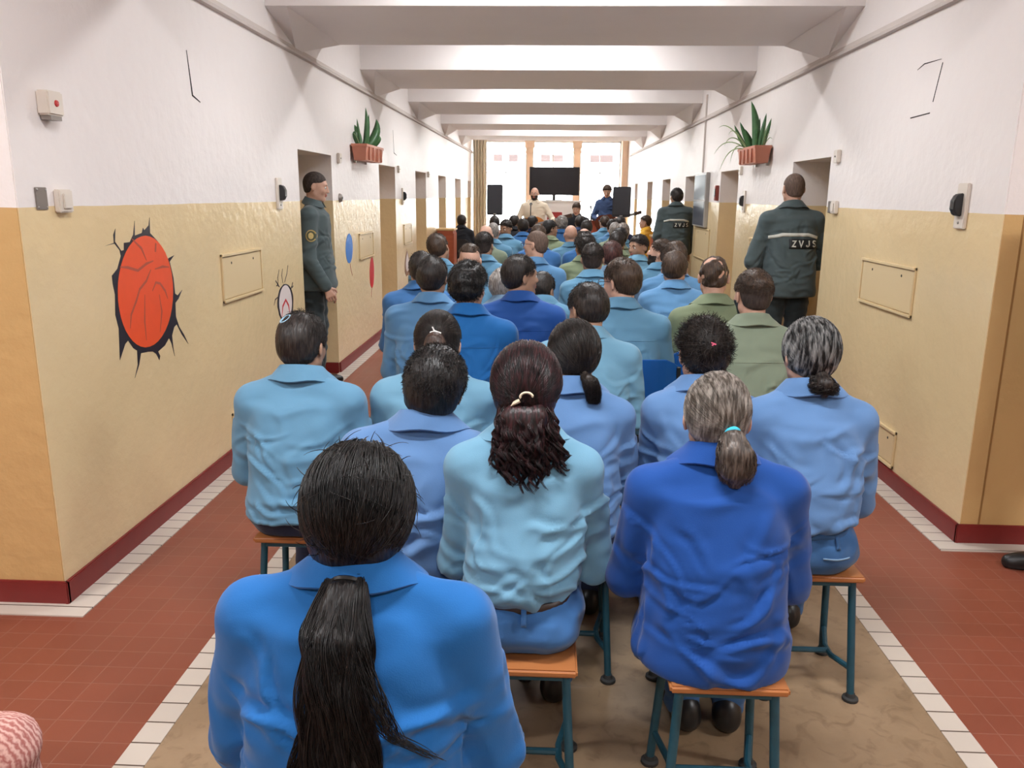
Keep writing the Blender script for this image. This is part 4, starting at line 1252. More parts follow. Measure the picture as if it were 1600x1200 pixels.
CRACK_BIG = [(3.938, 1.527), (3.929, 1.453), (3.995, 1.413), (4.042, 1.372), (4.087, 1.313), (4.108, 1.32), (4.168, 1.329), (4.11, 1.3), (4.137, 1.217), (4.141, 1.132), (4.168, 1.12), (4.227, 1.142), (4.175, 1.101), (4.135, 1.084), (4.128, 1.013), (4.157, 0.954), (4.204, 0.905), (4.247, 0.846), (4.179, 0.909), (4.13, 0.972), (4.099, 0.963), (4.066, 0.924), (4.069, 0.86), (4.076, 0.812), (4.054, 0.881), (4.031, 0.916), (3.978, 0.886), (3.901, 0.87), (3.92, 0.844), (3.907, 0.825), (3.881, 0.862), (3.849, 0.88), (3.798, 0.889), (3.731, 0.894), (3.705, 0.845), (3.653, 0.79), (3.692, 0.847), (3.698, 0.913), (3.665, 0.931), (3.625, 0.975), (3.597, 0.964), (3.571, 0.937), (3.537, 0.9), (3.554, 1.042), (3.537, 1.107), (3.552, 1.198), (3.542, 1.245), (3.542, 1.283), (3.594, 1.309), (3.621, 1.345), (3.635, 1.363), (3.629, 1.39), (3.591, 1.421), (3.511, 1.416), (3.587, 1.425), (3.588, 1.461), (3.611, 1.486), (3.596, 1.43), (3.643, 1.386), (3.667, 1.388), (3.673, 1.42), (3.727, 1.421), (3.765, 1.453), (3.789, 1.515), (3.779, 1.448), (3.848, 1.457), (3.864, 1.48), (3.875, 1.468), (3.922, 1.49)]
BALL_BIG = [(4.117, 1.146), (4.105, 1.102), (4.086, 1.06), (4.06, 1.022), (4.028, 0.988), (3.991, 0.959), (3.951, 0.937), (3.908, 0.921), (3.864, 0.912), (3.82, 0.91), (3.777, 0.914), (3.737, 0.925), (3.699, 0.942), (3.665, 0.964), (3.636, 0.991), (3.612, 1.022), (3.593, 1.056), (3.58, 1.092), (3.573, 1.13), (3.571, 1.169), (3.576, 1.208), (3.586, 1.247), (3.602, 1.283), (3.624, 1.318), (3.65, 1.35), (3.681, 1.378), (3.716, 1.402), (3.753, 1.421), (3.794, 1.434), (3.836, 1.441), (3.879, 1.443), (3.921, 1.437), (3.962, 1.425), (4.001, 1.407), (4.035, 1.382), (4.066, 1.352), (4.09, 1.317), (4.108, 1.277), (4.119, 1.235), (4.122, 1.191)]
SEAMS_BIG = [[(3.615, 1.315), (3.682, 1.307), (3.773, 1.285), (3.862, 1.31), (3.933, 1.318)], [(3.942, 1.277), (4.025, 1.282), (4.093, 1.274)], [(3.899, 1.278), (3.846, 1.229), (3.773, 1.196), (3.73, 1.145), (3.671, 1.088), (3.651, 1.027)], [(3.896, 1.174), (3.939, 1.211), (3.982, 1.202), (4.03, 1.159), (4.05, 1.117)], [(3.746, 1.434), (3.826, 1.386), (3.865, 1.326)], [(3.975, 1.401), (3.962, 1.36)], [(3.817, 1.166), (3.792, 1.037), (3.792, 0.945)], [(3.963, 1.149), (3.974, 1.062), (3.937, 0.963)]]
CRACK_SMALL = [(6.098, 0.83), (6.09, 0.797), (6.075, 0.77), (6.038, 0.743), (6.009, 0.728), (5.977, 0.713), (5.934, 0.709), (5.892, 0.715), (5.85, 0.718), (5.815, 0.735), (5.784, 0.763), (5.758, 0.785), (5.749, 0.816), (5.732, 0.846), (5.735, 0.877), (5.745, 0.908), (5.768, 0.935), (5.792, 0.96), (5.818, 0.973), (5.861, 0.986), (5.896, 0.995), (5.939, 0.992), (5.979, 0.985), (6.016, 0.973), (6.051, 0.954), (6.079, 0.927), (6.101, 0.896), (6.106, 0.861)]
BALL_SMALL = [(6.064, 0.834), (6.059, 0.814), (6.05, 0.794), (6.037, 0.776), (6.022, 0.76), (6.004, 0.746), (5.984, 0.736), (5.962, 0.728), (5.939, 0.723), (5.916, 0.722), (5.893, 0.724), (5.871, 0.729), (5.85, 0.737), (5.83, 0.747), (5.813, 0.761), (5.799, 0.776), (5.787, 0.793), (5.779, 0.812), (5.773, 0.832), (5.772, 0.852), (5.773, 0.872), (5.779, 0.891), (5.787, 0.91), (5.798, 0.927), (5.813, 0.943), (5.83, 0.956), (5.849, 0.968), (5.869, 0.976), (5.891, 0.981), (5.914, 0.984), (5.937, 0.983), (5.96, 0.979), (5.981, 0.972), (6.001, 0.961), (6.02, 0.948), (6.035, 0.933), (6.048, 0.915), (6.057, 0.896), (6.063, 0.876), (6.066, 0.855)]
SEAM_SMALL = [[(5.813, 0.766), (5.845, 0.837), (5.919, 0.876), (5.979, 0.826), (6.001, 0.758)]]
CRACKS_SMALL = [[(5.775, 0.989), (5.775, 1.057), (5.814, 1.108)], [(5.885, 1.002), (5.864, 1.061), (5.891, 1.108)], [(5.921, 1.005), (5.983, 1.062), (6.021, 1.122)], [(6.055, 0.933), (6.115, 0.985)], [(6.087, 0.948), (6.119, 0.958)], [(5.774, 0.921), (5.696, 0.906), (5.66, 0.868)], [(5.778, 1.007), (5.739, 0.999)], [(5.786, 0.72), (5.81, 0.678)], [(5.726, 1.037), (5.8, 0.985)]]
BALLOON_BLUE = [(8.077, 1.118), (8.072, 1.096), (8.063, 1.074), (8.051, 1.054), (8.037, 1.035), (8.019, 1.019), (8.0, 1.006), (7.979, 0.995), (7.957, 0.988), (7.934, 0.985), (7.912, 0.985), (7.89, 0.988), (7.869, 0.995), (7.851, 1.005), (7.834, 1.018), (7.819, 1.034), (7.808, 1.052), (7.8, 1.072), (7.794, 1.092), (7.793, 1.114), (7.794, 1.136), (7.799, 1.158), (7.807, 1.179), (7.819, 1.199), (7.833, 1.217), (7.849, 1.233), (7.868, 1.247), (7.888, 1.257), (7.91, 1.265), (7.932, 1.269), (7.954, 1.27), (7.976, 1.267), (7.997, 1.261), (8.017, 1.251), (8.034, 1.239), (8.05, 1.223), (8.062, 1.205), (8.071, 1.185), (8.077, 1.164), (8.079, 1.141)]
BALLOON_RED = [(9.049, 0.788), (9.044, 0.762), (9.036, 0.737), (9.026, 0.713), (9.013, 0.691), (8.999, 0.672), (8.983, 0.656), (8.965, 0.644), (8.948, 0.636), (8.929, 0.632), (8.911, 0.632), (8.894, 0.636), (8.878, 0.644), (8.863, 0.655), (8.85, 0.671), (8.839, 0.689), (8.831, 0.71), (8.825, 0.733), (8.822, 0.758), (8.821, 0.783), (8.823, 0.809), (8.828, 0.835), (8.836, 0.859), (8.846, 0.883), (8.858, 0.904), (8.872, 0.923), (8.888, 0.938), (8.904, 0.951), (8.922, 0.96), (8.94, 0.964), (8.958, 0.965), (8.975, 0.962), (8.991, 0.954), (9.007, 0.943), (9.02, 0.928), (9.031, 0.91), (9.04, 0.889), (9.047, 0.866), (9.05, 0.841), (9.051, 0.815)]
STRING_BLUE = [(7.947, 0.982), (7.975, 0.926), (8.029, 0.856)]
STRING_RED = [(8.911, 0.632), (8.882, 0.582), (8.875, 0.534)]
MURAL3 = [(11.222, 0.912), (11.387, 0.78), (11.446, 0.653), (11.325, 0.557), (11.144, 0.544), (11.03, 0.614), (11.008, 0.72), (11.108, 0.831)]
def flat(poly, c, d0, d1, name, mat, parent):
    import bmesh
    pts = [(a - c[0], b - c[1]) for a, b in poly]
    bm = bmesh.new()
    from mathutils.geometry import tessellate_polygon
    vs = [bm.verts.new((d1, a, b)) for a, b in pts]
    for t in tessellate_polygon([[Vector((a, b, 0)) for a, b in pts]]):
        try: bm.faces.new([vs[i] for i in t])
        except ValueError: pass
    g = bmesh.ops.extrude_face_region(bm, geom=bm.faces[:])
    for e in g['geom']:
        if isinstance(e, bmesh.types.BMVert): e.co.x = d0
    bmesh.ops.recalc_face_normals(bm, faces=bm.faces)
    me = bpy.data.meshes.new(name); bm.to_mesh(me); bm.free(); me.materials.append(mat)
    ob = bpy.data.objects.new(name, me); COL.objects.link(ob); ob.parent = parent
    return ob
M_MBLK = plain('mural_black', srgb(38, 34, 44), .45); M_MORG = plain('mural_orange', srgb(238, 88, 42), .4, noise=.05)
M_MSEAM = plain('mural_seam', srgb(176, 82, 62), .5); M_MWH = plain('mural_white', srgb(228, 216, 212), .45)
M_MRED = plain('mural_red', srgb(206, 40, 46), .4); M_MBLU = plain('mural_blue', srgb(30, 110, 190), .4); M_MBR = plain('mural_brown', srgb(150, 116, 92), .5)
c = (3.85, 1.15); o, s = onwall('l', *c, 'wall_mural', 'painted orange basketball bursting through a black crack on the yellow left wall', 'mural', 'murals painted on the left wall')
flat(CRACK_BIG, c, .0004, .0016, 'crack_shape', M_MBLK, o); flat(BALL_BIG, c, .0014, .0028, 'ball', M_MORG, o)
m = MB()
for l in SEAMS_BIG: ribbon(1, [(a - c[0], b - c[1]) for a, b in l], .013, .0034, m)
m.build('ball_seams', M_MSEAM, o)
c = (5.9, .85); o, s = onwall('l', *c, 'wall_mural', 'small painted white baseball in a black crack left of the first doorway', 'mural', 'murals painted on the left wall')
flat(CRACK_SMALL, c, .0004, .0016, 'crack_shape', M_MBLK, o); flat(BALL_SMALL, c, .0014, .0028, 'ball', M_MWH, o)
m = MB()
for l in SEAM_SMALL: ribbon(1, [(a - c[0], b - c[1]) for a, b in l], .02, .0036, m)
m.build('ball_seams', M_MRED, o)
m = MB()
for l in CRACKS_SMALL: ribbon(1, [(a - c[0], b - c[1]) for a, b in l], .009, .0018, m)
m.build('thin_cracks', M_MBLK, o)
for nm, B_, S_, mt, lb in (('blue', BALLOON_BLUE, STRING_BLUE, M_MBLU, 'painted blue balloon with a thin string on the yellow left wall'), ('red', BALLOON_RED, STRING_RED, M_MRED, 'painted red balloon with a thin string, lower and farther than the blue one')):
    c = B_[0]; o, s = onwall('l', *c, 'wall_mural', lb, 'mural', 'murals painted on the left wall')
    flat(B_, c, .0004, .002, 'balloon', mt, o)
    ribbon(1, [(a - c[0], b - c[1]) for a, b in S_], .012, .002).build('string', M_MSEAM, o)
c = MURAL3[0]; o, s = onwall('l', *c, 'wall_mural', 'small brownish mural patch past the second left doorway', 'mural', 'murals painted on the left wall')
flat(MURAL3, c, .0004, .002, 'outer_shape', M_MBR, o)
flat([((a - MURAL3[0][0]) * .6 + MURAL3[0][0] + .02, (b - MURAL3[4][1]) * .7 + MURAL3[4][1] + .06) for a, b in MURAL3], c, .002, .003, 'inner_shape', M_MWH, o)

# ------------------------------------------------------------------ planters
M_TERRA = plain('planter_plastic', srgb(196, 128, 104), .5, noise=.05); M_SOIL = plain('soil', (.04, .025, .015, 1), .9)
def leafmat(name, c1, c2):
    T = NT(name); tc = T.new('ShaderNodeTexCoord'); nz = T.new('ShaderNodeTexNoise'); nz.inputs['Scale'].default_value = 18; nz.inputs['Distortion'].default_value = 1
    T.link(tc.outputs['Object'], nz.inputs['Vector']); mx = T.new('ShaderNodeMixRGB'); mx.inputs[1].default_value = c1; mx.inputs[2].default_value = c2
    T.link(nz.outputs['Fac'], mx.inputs[0]); T.link(mx.outputs[0], T.b.inputs['Base Color']); T.b.inputs['Roughness'].default_value = .4
    return T.m
M_LEAF = leafmat('leaf_dark', srgb(34, 78, 48), srgb(78, 122, 70)); M_LEAF2 = leafmat('leaf_pale', srgb(110, 140, 80), srgb(170, 186, 140))
def leaf(parent, base, tip, width, mat, bend=(0, 0, 0), n=10, name='leaf', facing=(1, -.6, 0)):
    b, t = Vector(base), Vector(tip); bd = Vector(bend); fc = Vector(facing).normalized()
    v = []; f = []
    for i in range(n + 1):
        u = i / n; p = b.lerp(t, u) + bd * (4 * u * (1 - u))
        d = ((t - b) + bd * 4 * (1 - 2 * u)).normalized()
        sd = d.cross(fc).normalized()
        nn = sd.cross(d)
        w = width * (math.sin(math.pi * min(1, u * .82 + .18)) ** .8) * (1 if u < .97 else .3) + .0008
        v += [p - sd * w / 2, p - nn * w * .18, p + sd * w / 2, p + nn * .0035 + nn * w * -.10]
    for i in range(n):
        a = i * 4
        f += [(a + j, a + (j + 1) % 4, a + 4 + (j + 1) % 4, a + 4 + j) for j in range(4)]
    return mesh_np(name, v, f, mat, parent)
def planter(side, y0, y1, zt, label, leaves, thin, bottom=.155):
    _, x, s = WALLG[side]
    o = empty('planter', (x, (y0 + y1) / 2, zt - bottom), 0, label, 'planter', 'terracotta wall planters')
    L_ = (y1 - y0) / 2; d = .17; m = MB()
    # hollow tapered trough
    def ring(k, z, ins): return [(s * (.012 + ins), -L_ + ins, z), (s * (d - ins), -L_ + ins, z), (s * (d - ins), L_ - ins, z), (s * (.012 + ins), L_ - ins, z)]
    rings = [ring(0, 0, .022), ring(0, bottom - .025, .006), ring(0, bottom - .025, 0), ring(0, bottom, 0), ring(0, bottom, .012), ring(0, bottom - .03, .014)]
    v = [p for r_ in rings for p in r_]; f = [(0, 1, 2, 3)]
    for i in range(5):
        for j in range(4): f.append((i * 4 + j, i * 4 + (j + 1) % 4, i * 4 + 4 + (j + 1) % 4, i * 4 + 4 + j))
    m.add(v, f)
    for a in np.linspace(-L_ + .12, L_ - .12, 4): m.box(*sorted((s * (d - .014), s * (d + .004))), a - .012, a + .012, .004, bottom - .02)
    m.build('trough', M_TERRA, o, bevel=.002)
    MB().box(*sorted((s * .03, s * (d - .016))), -L_ + .016, L_ - .016, bottom - .045, bottom - .028).build('soil', M_SOIL, o)
    for a in (-L_ * .6, L_ * .6): MB().box(*sorted((0, s * .02)), a - .015, a + .015, -.02, bottom).build('bracket', M_STEEL, o)
    for b_, t_, w_, be in leaves:
        leaf(o, (s * b_[0], b_[1], bottom - .03), (s * t_[0], t_[1], bottom + t_[2]), w_, M_LEAF, (s * be[0], be[1], be[2]), facing=(s * .25, -1, 0))
    for b_, t_, w_, be in thin:
        leaf(o, (s * b_[0], b_[1], bottom - .03), (s * t_[0], t_[1], bottom + t_[2]), w_, M_LEAF2, (s * be[0], be[1], be[2]), facing=(s * .25, -1, .2))
planter('l', 8.1, 8.92, 2.125, 'terracotta wall planter with broad dark snake-plant leaves, left wall',
        [((.09, -.2), (.11, -.15, .36), .045, (.02, 0, 0)), ((.08, -.25), (.005, -.2, .19), .055, (0, 0, .02)), ((.09, -.1), (.16, .1, .27), .085, (.05, 0, 0)), ((.07, -.28), (.02, -.3, .12), .06, (-.01, 0, .03)),
         ((.08, -.3), (.055, -.3, .24), .03, (0, 0, 0)), ((.09, 0), (.07, .02, .25), .035, (0, 0, 0)), ((.11, .05), (.2, .1, .10), .07, (.02, 0, .03)), ((.10, .1), (.14, .2, .08), .06, (.02, 0, .03)), ((.10, -.1), (.13, -.1, .30), .04, (0, 0, 0))],
        [((.08, -.3), (.03, -.38, .10), .006, (0, 0, .03))])
planter('r', 7.8, 8.5, 2.12, 'terracotta wall planter with upright snake plants and trailing thin leaves, right wall',
        [((.10, -.05), (.15, 0, .42), .075, (-.03, 0, 0)), ((.11, .05), (.22, .1, .24), .045, (0, 0, 0)), ((.12, .12), (.25, .2, .22), .04, (.01, 0, 0)), ((.07, -.1), (.03, -.12, .30), .045, (0, 0, 0)),
         ((.06, -.15), (.0, -.2, .25), .04, (0, 0, 0)), ((.08, 0), (.055, 0, .27), .04, (0, 0, 0)), ((.09, .05), (.18, .05, .17), .06, (0, 0, 0)), ((.07, -.05), (.10, -.1, .18), .05, (0, 0, 0))],
        [((.12, .1), (.30 + .02 * i, .05 + .06 * i, [-.15, .12, .02, -.22, .20, -.05][i]), .010, (.03, 0, .10)) for i in range(6)] + [((.06, -.2), (.02 + .03 * i, -.36 - .02 * i, .05 + .05 * i), .006, (0, -.02, .05)) for i in range(4)])

# ------------------------------------------------------------------ seats
M_TEAL = plain('stool_teal_paint', srgb(30, 76, 92), .45, noise=.25, nscale=40, bump=.1)
M_SEAT = woodmat('stool_seat_wood', srgb(150, 88, 46), srgb(184, 120, 70), (3, 40, 40))
M_RUB = plain('stool_foot_rubber', (.03, .03, .03, 1), .7)
M_BLUEP = plain('chair_plastic_blue', srgb(20, 86, 160), .35)
M_BLK = plain('chair_black', (.018, .018, .02, 1), .5)
STOOL = None
def kids(o): return [c for c in COL.objects if c.parent == o]
def copy_tree(root, label, loc, rz):
    r = link_copy(root, root.name.split('.')[0]); r['label'] = label; r.location = loc; r.rotation_euler = (0, 0, rz)
    for c in kids(root):
        d = link_copy(c, c.name.split('.')[0], r)
        for g in kids(c): link_copy(g, g.name.split('.')[0], d)
    return r
def stool(X, Y, rz, label):
    global STOOL
    if STOOL: return copy_tree(STOOL, label, (X, Y, 0), math.radians(rz))
    r = empty('stool', (X, Y, 0), math.radians(rz), label, 'stool', 'wooden-topped stools under the audience'); STOOL = r
    MB().box(-.15, .15, -.15, .15, .431, .452).build('seat', M_SEAT, r, bevel=.006, seg=3)
    m = MB()
    for s in (-1, 1):
        m.box(s * .12 - .009, s * .12 + .009, -.115, .115, .408, .431); m.box(-.12, .12, s * .115 - .009, s * .115 + .009, .408, .431)
    m.build('seat_frame', M_TEAL, r)
    for sx in (-1, 1):
        for sy in (-1, 1):
            l = MB().tube([(sx * .12, sy * .115, .425), (sx * .145, sy * .145, .014)], .0125, 10).build('leg', M_TEAL, r, smooth=True)
            MB().lathe([(.001, .03), (.014, .028), (.017, .016), (.026, .012), (.027, .004), (.025, 0), (.001, 0)], (sx * .145, sy * .145, .001), 14).build('foot', M_RUB, l, smooth=True)
    m = MB()
    for sx in (-1, 1):
        m.tube([(sx * .139, -.137, .115), (sx * .110, -.03, .10), (sx * .110, .03, .10), (sx * .139, .137, .115)], .010, 8)
    m.tube([(-.11, 0, .10), (.11, 0, .10)], .010, 8)
    m.build('stretcher', M_TEAL, r, smooth=True)
    return r
CHAIRS = {}
def chair(X, Y, rz, label, kind='black'):
    if kind in CHAIRS: return copy_tree(CHAIRS[kind], label, (X, Y, 0), math.radians(rz))
    r = empty('chair', (X, Y, 0), math.radians(rz), label, 'chair', '%s chairs under the audience' % kind); CHAIRS[kind] = r
    mat = M_BLUEP if kind == 'blue' else M_BLK
    v = []; f = []; n = 10
    m = MB(); m.box(-.20, .20, -.17, .21, .430, .452).build('seat', mat, r, bevel=.012, seg=3)
    out = []
    prof = [(-.19, .60), (-.20, .66), (-.19, .78), (-.15, .84), (.15, .84), (.19, .78), (.20, .66), (.19, .60)]
    for x, z in prof:
        y = -.235 + .04 * (x / .2) ** 2; out.append((x, y, z))
    vb = []
    for i in range(n + 1):
        u = -1 + 2 * i / n; x = .2 * u
        zt = .84 - .055 * max(0, abs(u) - .55) ** 1.5 * 3; zb = .60
        y = -.235 + .045 * u * u
        vb += [(x, y, zb), (x, y + .004 , zt), (x, y + .022, zt), (x, y + .018, zb)]
    fb = []
    for i in range(n):
        a = i * 4; fb += [(a + j, a + (j + 1) % 4, a + 4 + (j + 1) % 4, a + 4 + j) for j in range(4)]
    fb += [(0, 3, 2, 1), (n * 4, n * 4 + 1, n * 4 + 2, n * 4 + 3)]
    mm = MB(); mm.add(vb, fb); mm.build('backrest', mat, r, bevel=.003)
    for s in (-1, 1):
        MB().tube([(s * .17, .18, .43), (s * .19, .21, .005)], .011, 8).build('leg', M_BLK, r, smooth=True)
        MB().tube([(s * .185, -.20, .80), (s * .185, -.175, .50), (s * .185, -.16, .42), (s * .20, -.24, .005)], .011, 8).build('leg', M_BLK, r, smooth=True)
    m = MB(); m.tube([(-.185, -.16, .425), (.185, -.16, .425)], .010, 8).tube([(-.17, .18, .425), (.17, .18, .425)], .010, 8)
    for s in (-1, 1): m.tube([(s * .185, -.16, .425), (s * .17, .18, .425)], .010, 8)
    m.build('seat_frame', M_BLK, r, smooth=True)
    return r

def sit(key, label, X, Y, ztop, seat='stool', who=None, lean=.10, hf=.02, sx=0, sy=0, srz=0, **k):
    """X, Y of the head; the hips sit behind it by the forward lean"""
    rz = k.get('rz', 0); a = math.radians(rz)
    side = k.get('side', 0); dy = lean + hf
    ox, oy = X - (side * math.cos(a) - dy * math.sin(a)), Y - (side * math.sin(a) + dy * math.cos(a))
    p = person(key, label, ox, oy, ztop, lean=lean, hf=hf, **k)
    who = who or label
    if seat == 'stool': stool(ox + sx, oy + sy + .02, rz + srz, 'wooden stool with teal tube legs under the %s' % who)
    elif seat in ('blue', 'black'): chair(ox + sx, oy + sy + .03, rz + srz, ('blue plastic' if seat == 'blue' else 'black') + ' chair under the %s' % who, seat)
    return p

def strands_obj(p, parts, name='hair_strands', rad=.0011, mat=None, label=None):
    V, Fc, n = [], [], 0
    for paths in parts:
        v, f = strand_mesh(paths, rad); V.append(v); Fc.append(f + n); n += len(v)
    return mesh_np(name, np.concatenate(V), np.concatenate(Fc), mat or p['mat'], p['root'])

def head_w(p, q): return p['C'] + p['R'] @ (np.array(q, float) * p['h'])

M_TIEC = plain('tie_cyan', srgb(60, 190, 215), .5); M_TIEW = plain('tie_white', srgb(235, 232, 228), .5); M_CLIP = plain('clip_cream', srgb(232, 218, 190), .35)
M_TIEP = plain('clip_pink', srgb(220, 90, 120), .4); M_TIEB = plain('tie_pale_blue', srgb(150, 190, 215), .5); M_TIEK = plain('tie_black', (.01, .01, .01, 1), .5)

# ------------------------------------------------------------------ the women in the nearest rows
p = sit('front_woman', 'woman nearest the camera, bright blue shirt, long black ponytail down her back', -.34, 1.42, 1.195, who='woman with the long black ponytail', w=1.08, hair='none', hm='black',
        shirt='bright', pants='mid', skin='tan', lod=0, lean=.06, hf=.03, arms='wide', pitch=10, hs=1.0, sleeve=1.08, hemz=.0, seed=11, amp=1.1)
shell_hair(p['root'], p['C'], p['R'], p['h'], p['mat'], .021, low=-.105, lump=.005, lumpf=7, vox=.005, seed=3, shape=(1.02, 1, 1), taper=.3)
R_, C_, h_ = p['R'], p['C'], p['h']
tie = (0.0, -.088, -.092)
t0 = head_w(p, tie)
tie_ring(tie, R_, C_, h_, M_TIEK, r=.024, t=.006, parent=p['root'])
guide = [t0 + (0, .02, .02), t0 + (0, -.035, -.01), t0 + (-.004, -.088, -.07), t0 + (.002, -.115, -.16), t0 + (.010, -.125, -.28), t0 + (.014, -.135, -.42), t0 + (.018, -.14, -.60)]
strands_obj(p, [pulled_strands(C_, R_, h_, tie, n=2800, thick=.026, rnd=.006, low=-.11, seed=2, m=11, loose=.07),
    short_strands(C_, R_, h_, n=160, length=.07, low=-.09, thick=.022, seed=77, spike=.25, curl=.8, m=8),
    tail_locks(guide, [.020, .036, .054, .054, .062, .064, .060], locks=120, per=34, helix=.008, turns=3.2, seed=3, m=44, flat=.5, lockr=.010, lenvar=.12, wave=.008),
    tail_strands([t0 + (.03, -.10, -.08), t0 + (.07, -.13, -.16), t0 + (.10, -.14, -.22), t0 + (.17, -.13, -.26)], [.02, .02, .015, .008], n=70, wave=.010, wfreq=1.3, seed=5, m=24, lenvar=.6),
    tail_strands([t0 + (-.04, -.12, -.20), t0 + (-.075, -.14, -.30), t0 + (-.085, -.15, -.42)], [.012, .014, .01], n=60, wave=.006, wfreq=2, seed=6, m=20)], rad=.0010)
# body of the tail under the strands
def tail_core(p, guide, wd, flat, name='ponytail', vox=.007, mat=None, lump=.0):
    g = np.array(guide); lo, hi = g.min(0) - .11, g.max(0) + .11
    F = Field(axis_lines(lo[0], hi[0], vox), axis_lines(lo[1], hi[1], vox), axis_lines(lo[2], hi[2], vox))
    for i in range(len(g) - 1):
        for o in ((-1, 0, 1) if flat < .9 else (0,)):
            a = g[i] + (o * wd[i] * (1 - flat), 0, 0); b = g[i + 1] + (o * wd[i + 1] * (1 - flat), 0, 0)
            F.cone(a, b, wd[i] * flat, wd[i + 1] * flat, .012)
    P, f = surface_nets(F); P = lap(P, f, 1, .4); N = vnormals(P, f)
    P = P + N * ((lump or .003) * n3(P * np.array([14, 14, 8.]), 4, 2))[:, None]
    return mesh_np(name, P, f, mat or p['mat'], p['root'])
tail_core(p, guide[1:6], [.028, .040, .040, .046, .040], .5)

p = sit('curly_woman', 'woman in pale teal shirt with long curly black hair and a cream clip', -.05, 2.16, 1.262, who='curly-haired woman in pale teal', w=.84, hair='none', hm='wine',
        shirt='teal', pants='mid', skin='tan', lod=0, lean=.08, pitch=6, hem='tuck', belt=True, seed=23, hs=.97, sleeve=.92, sy=-.06, depth=1.05)
shell_hair(p['root'], p['C'], p['R'], p['h'], p['mat'], .020, low=-.11, lump=.003, lumpf=9, vox=.006, seed=5, shape=(1.0, 1, 1.02))
R_, C_, h_ = p['R'], p['C'], p['h']
tie = (0.0, -.112, -.012)
t0 = head_w(p, tie)
gd = [t0 + (0, .03, -.01), t0 + (0, -.012, -.05), t0 + (.005, -.035, -.11), t0 + (.012, -.05, -.17), t0 + (.016, -.055, -.235)]
m = MB(); q0 = t0 + (0, -.012, 0)
for k_ in range(3): m.tube([q0 + (.016 * math.cos(u) + .004, -.004 * k_, .012 * math.sin(u) + .004 * k_) for u in np.linspace(.2, 3.3, 12)], .0035, 6)
m.tube([q0 + (-.014, -.004, -.002), q0 + (-.028, -.006, -.010), q0 + (-.036, -.004, -.018)], [.006, .005, .001], 6)
m.build('hair_clip', M_CLIP, p['root'], smooth=True)['label'] = 'cream hair clip'
strands_obj(p, [pulled_strands(C_, R_, h_, tie, n=2200, thick=.022, rnd=.005, low=-.03, seed=12, m=10),
    tail_locks(gd, [.045, .068, .074, .070, .062], locks=95, per=22, helix=.0085, turns=4.5, seed=13, m=46, flat=.5, lockr=.0065, lenvar=.38, wave=.006),
    tail_locks([t0 + (.05, .02, -.03), t0 + (.070, -.01, -.09), t0 + (.092, -.03, -.15), t0 + (.105, -.035, -.205)], [.018, .020, .022, .02], locks=16, per=20, helix=.009, turns=4, seed=14, m=40, lockr=.006),
    tail_locks([t0 + (-.05, .02, -.03), t0 + (-.062, -.01, -.09), t0 + (-.062, -.035, -.16), t0 + (-.055, -.04, -.22)], [.018, .020, .02, .016], locks=16, per=20, helix=.009, turns=4, seed=15, m=40, lockr=.006)], rad=.00105)
tail_core(p, gd[:3], [.040, .058, .046], .45)

p = sit('grey_woman', 'woman in royal blue smock with grey-brown ponytail in a cyan hair tie', .46, 2.13, 1.205, who='woman with the cyan hair tie', w=.98, hair='none', hm='greybrown',
        shirt='royal', pants='pantsblue', skin='light', lod=0, lean=.10, pitch=4, yaw=-8, hemz=.0, seed=31, hs=.98, sx=.02, sy=-.06, depth=1.12, feet={-1: (.00, .31), 1: (.145, .31)})
shell_hair(p['root'], p['C'], p['R'], p['h'], p['mat'], .011, low=-.085, lump=.0015, vox=.005, seed=6)
R_, C_, h_ = p['R'], p['C'], p['h']; tie = (.030, -.108, -.018); t0 = head_w(p, tie)
tie_ring(tie, R_, C_, h_, M_TIEC, r=.017, t=.006, parent=p['root'], label='cyan hair tie')
gd = [t0 + (0, .015, .0), t0 + (.002, -.025, -.012), t0 + (.006, -.045, -.045), t0 + (.010, -.045, -.085), t0 + (.010, -.035, -.125)]
M_TAILG = hairmat('hair_grey_tail', (.045, .034, .028, 1), (.15, .12, .10, 1))
strands_obj(p, [pulled_strands(C_, R_, h_, tie, n=2600, thick=.0125, rnd=.003, low=-.09, seed=22, m=10)], rad=.0009)
strands_obj(p, [tail_strands(gd, [.015, .034, .050, .050, .036], n=1000, wave=.003, seed=23, m=18, flat=.7, lenvar=.3)], name='ponytail_strands', mat=M_TAILG, rad=.001)
tail_core(p, gd, [.014, .028, .040, .040, .022], .7, mat=M_TAILG)

p = sit('afro_woman', 'person in periwinkle shirt leaning right with thick short black hair', -.31, 2.36, 1.215, who='person leaning right with thick black hair', w=.92, side=.14, roll=10, hair='none', hm='black',
        shirt='peri', pants='pantsblue', skin='tan', lod=0, lean=.10, pitch=14, hemz=-.02, seed=41, hs=.98)
shell_hair(p['root'], p['C'], p['R'], p['h'], p['mat'], .019, low=-.115, lump=.002, vox=.006, seed=9, shape=(1, 1, 1.0))
strands_obj(p, [short_strands(p['C'], p['R'], p['h'], n=5200, length=.028, low=-.118, thick=.010, seed=31, spike=.45, curl=.25)], rad=.0011)

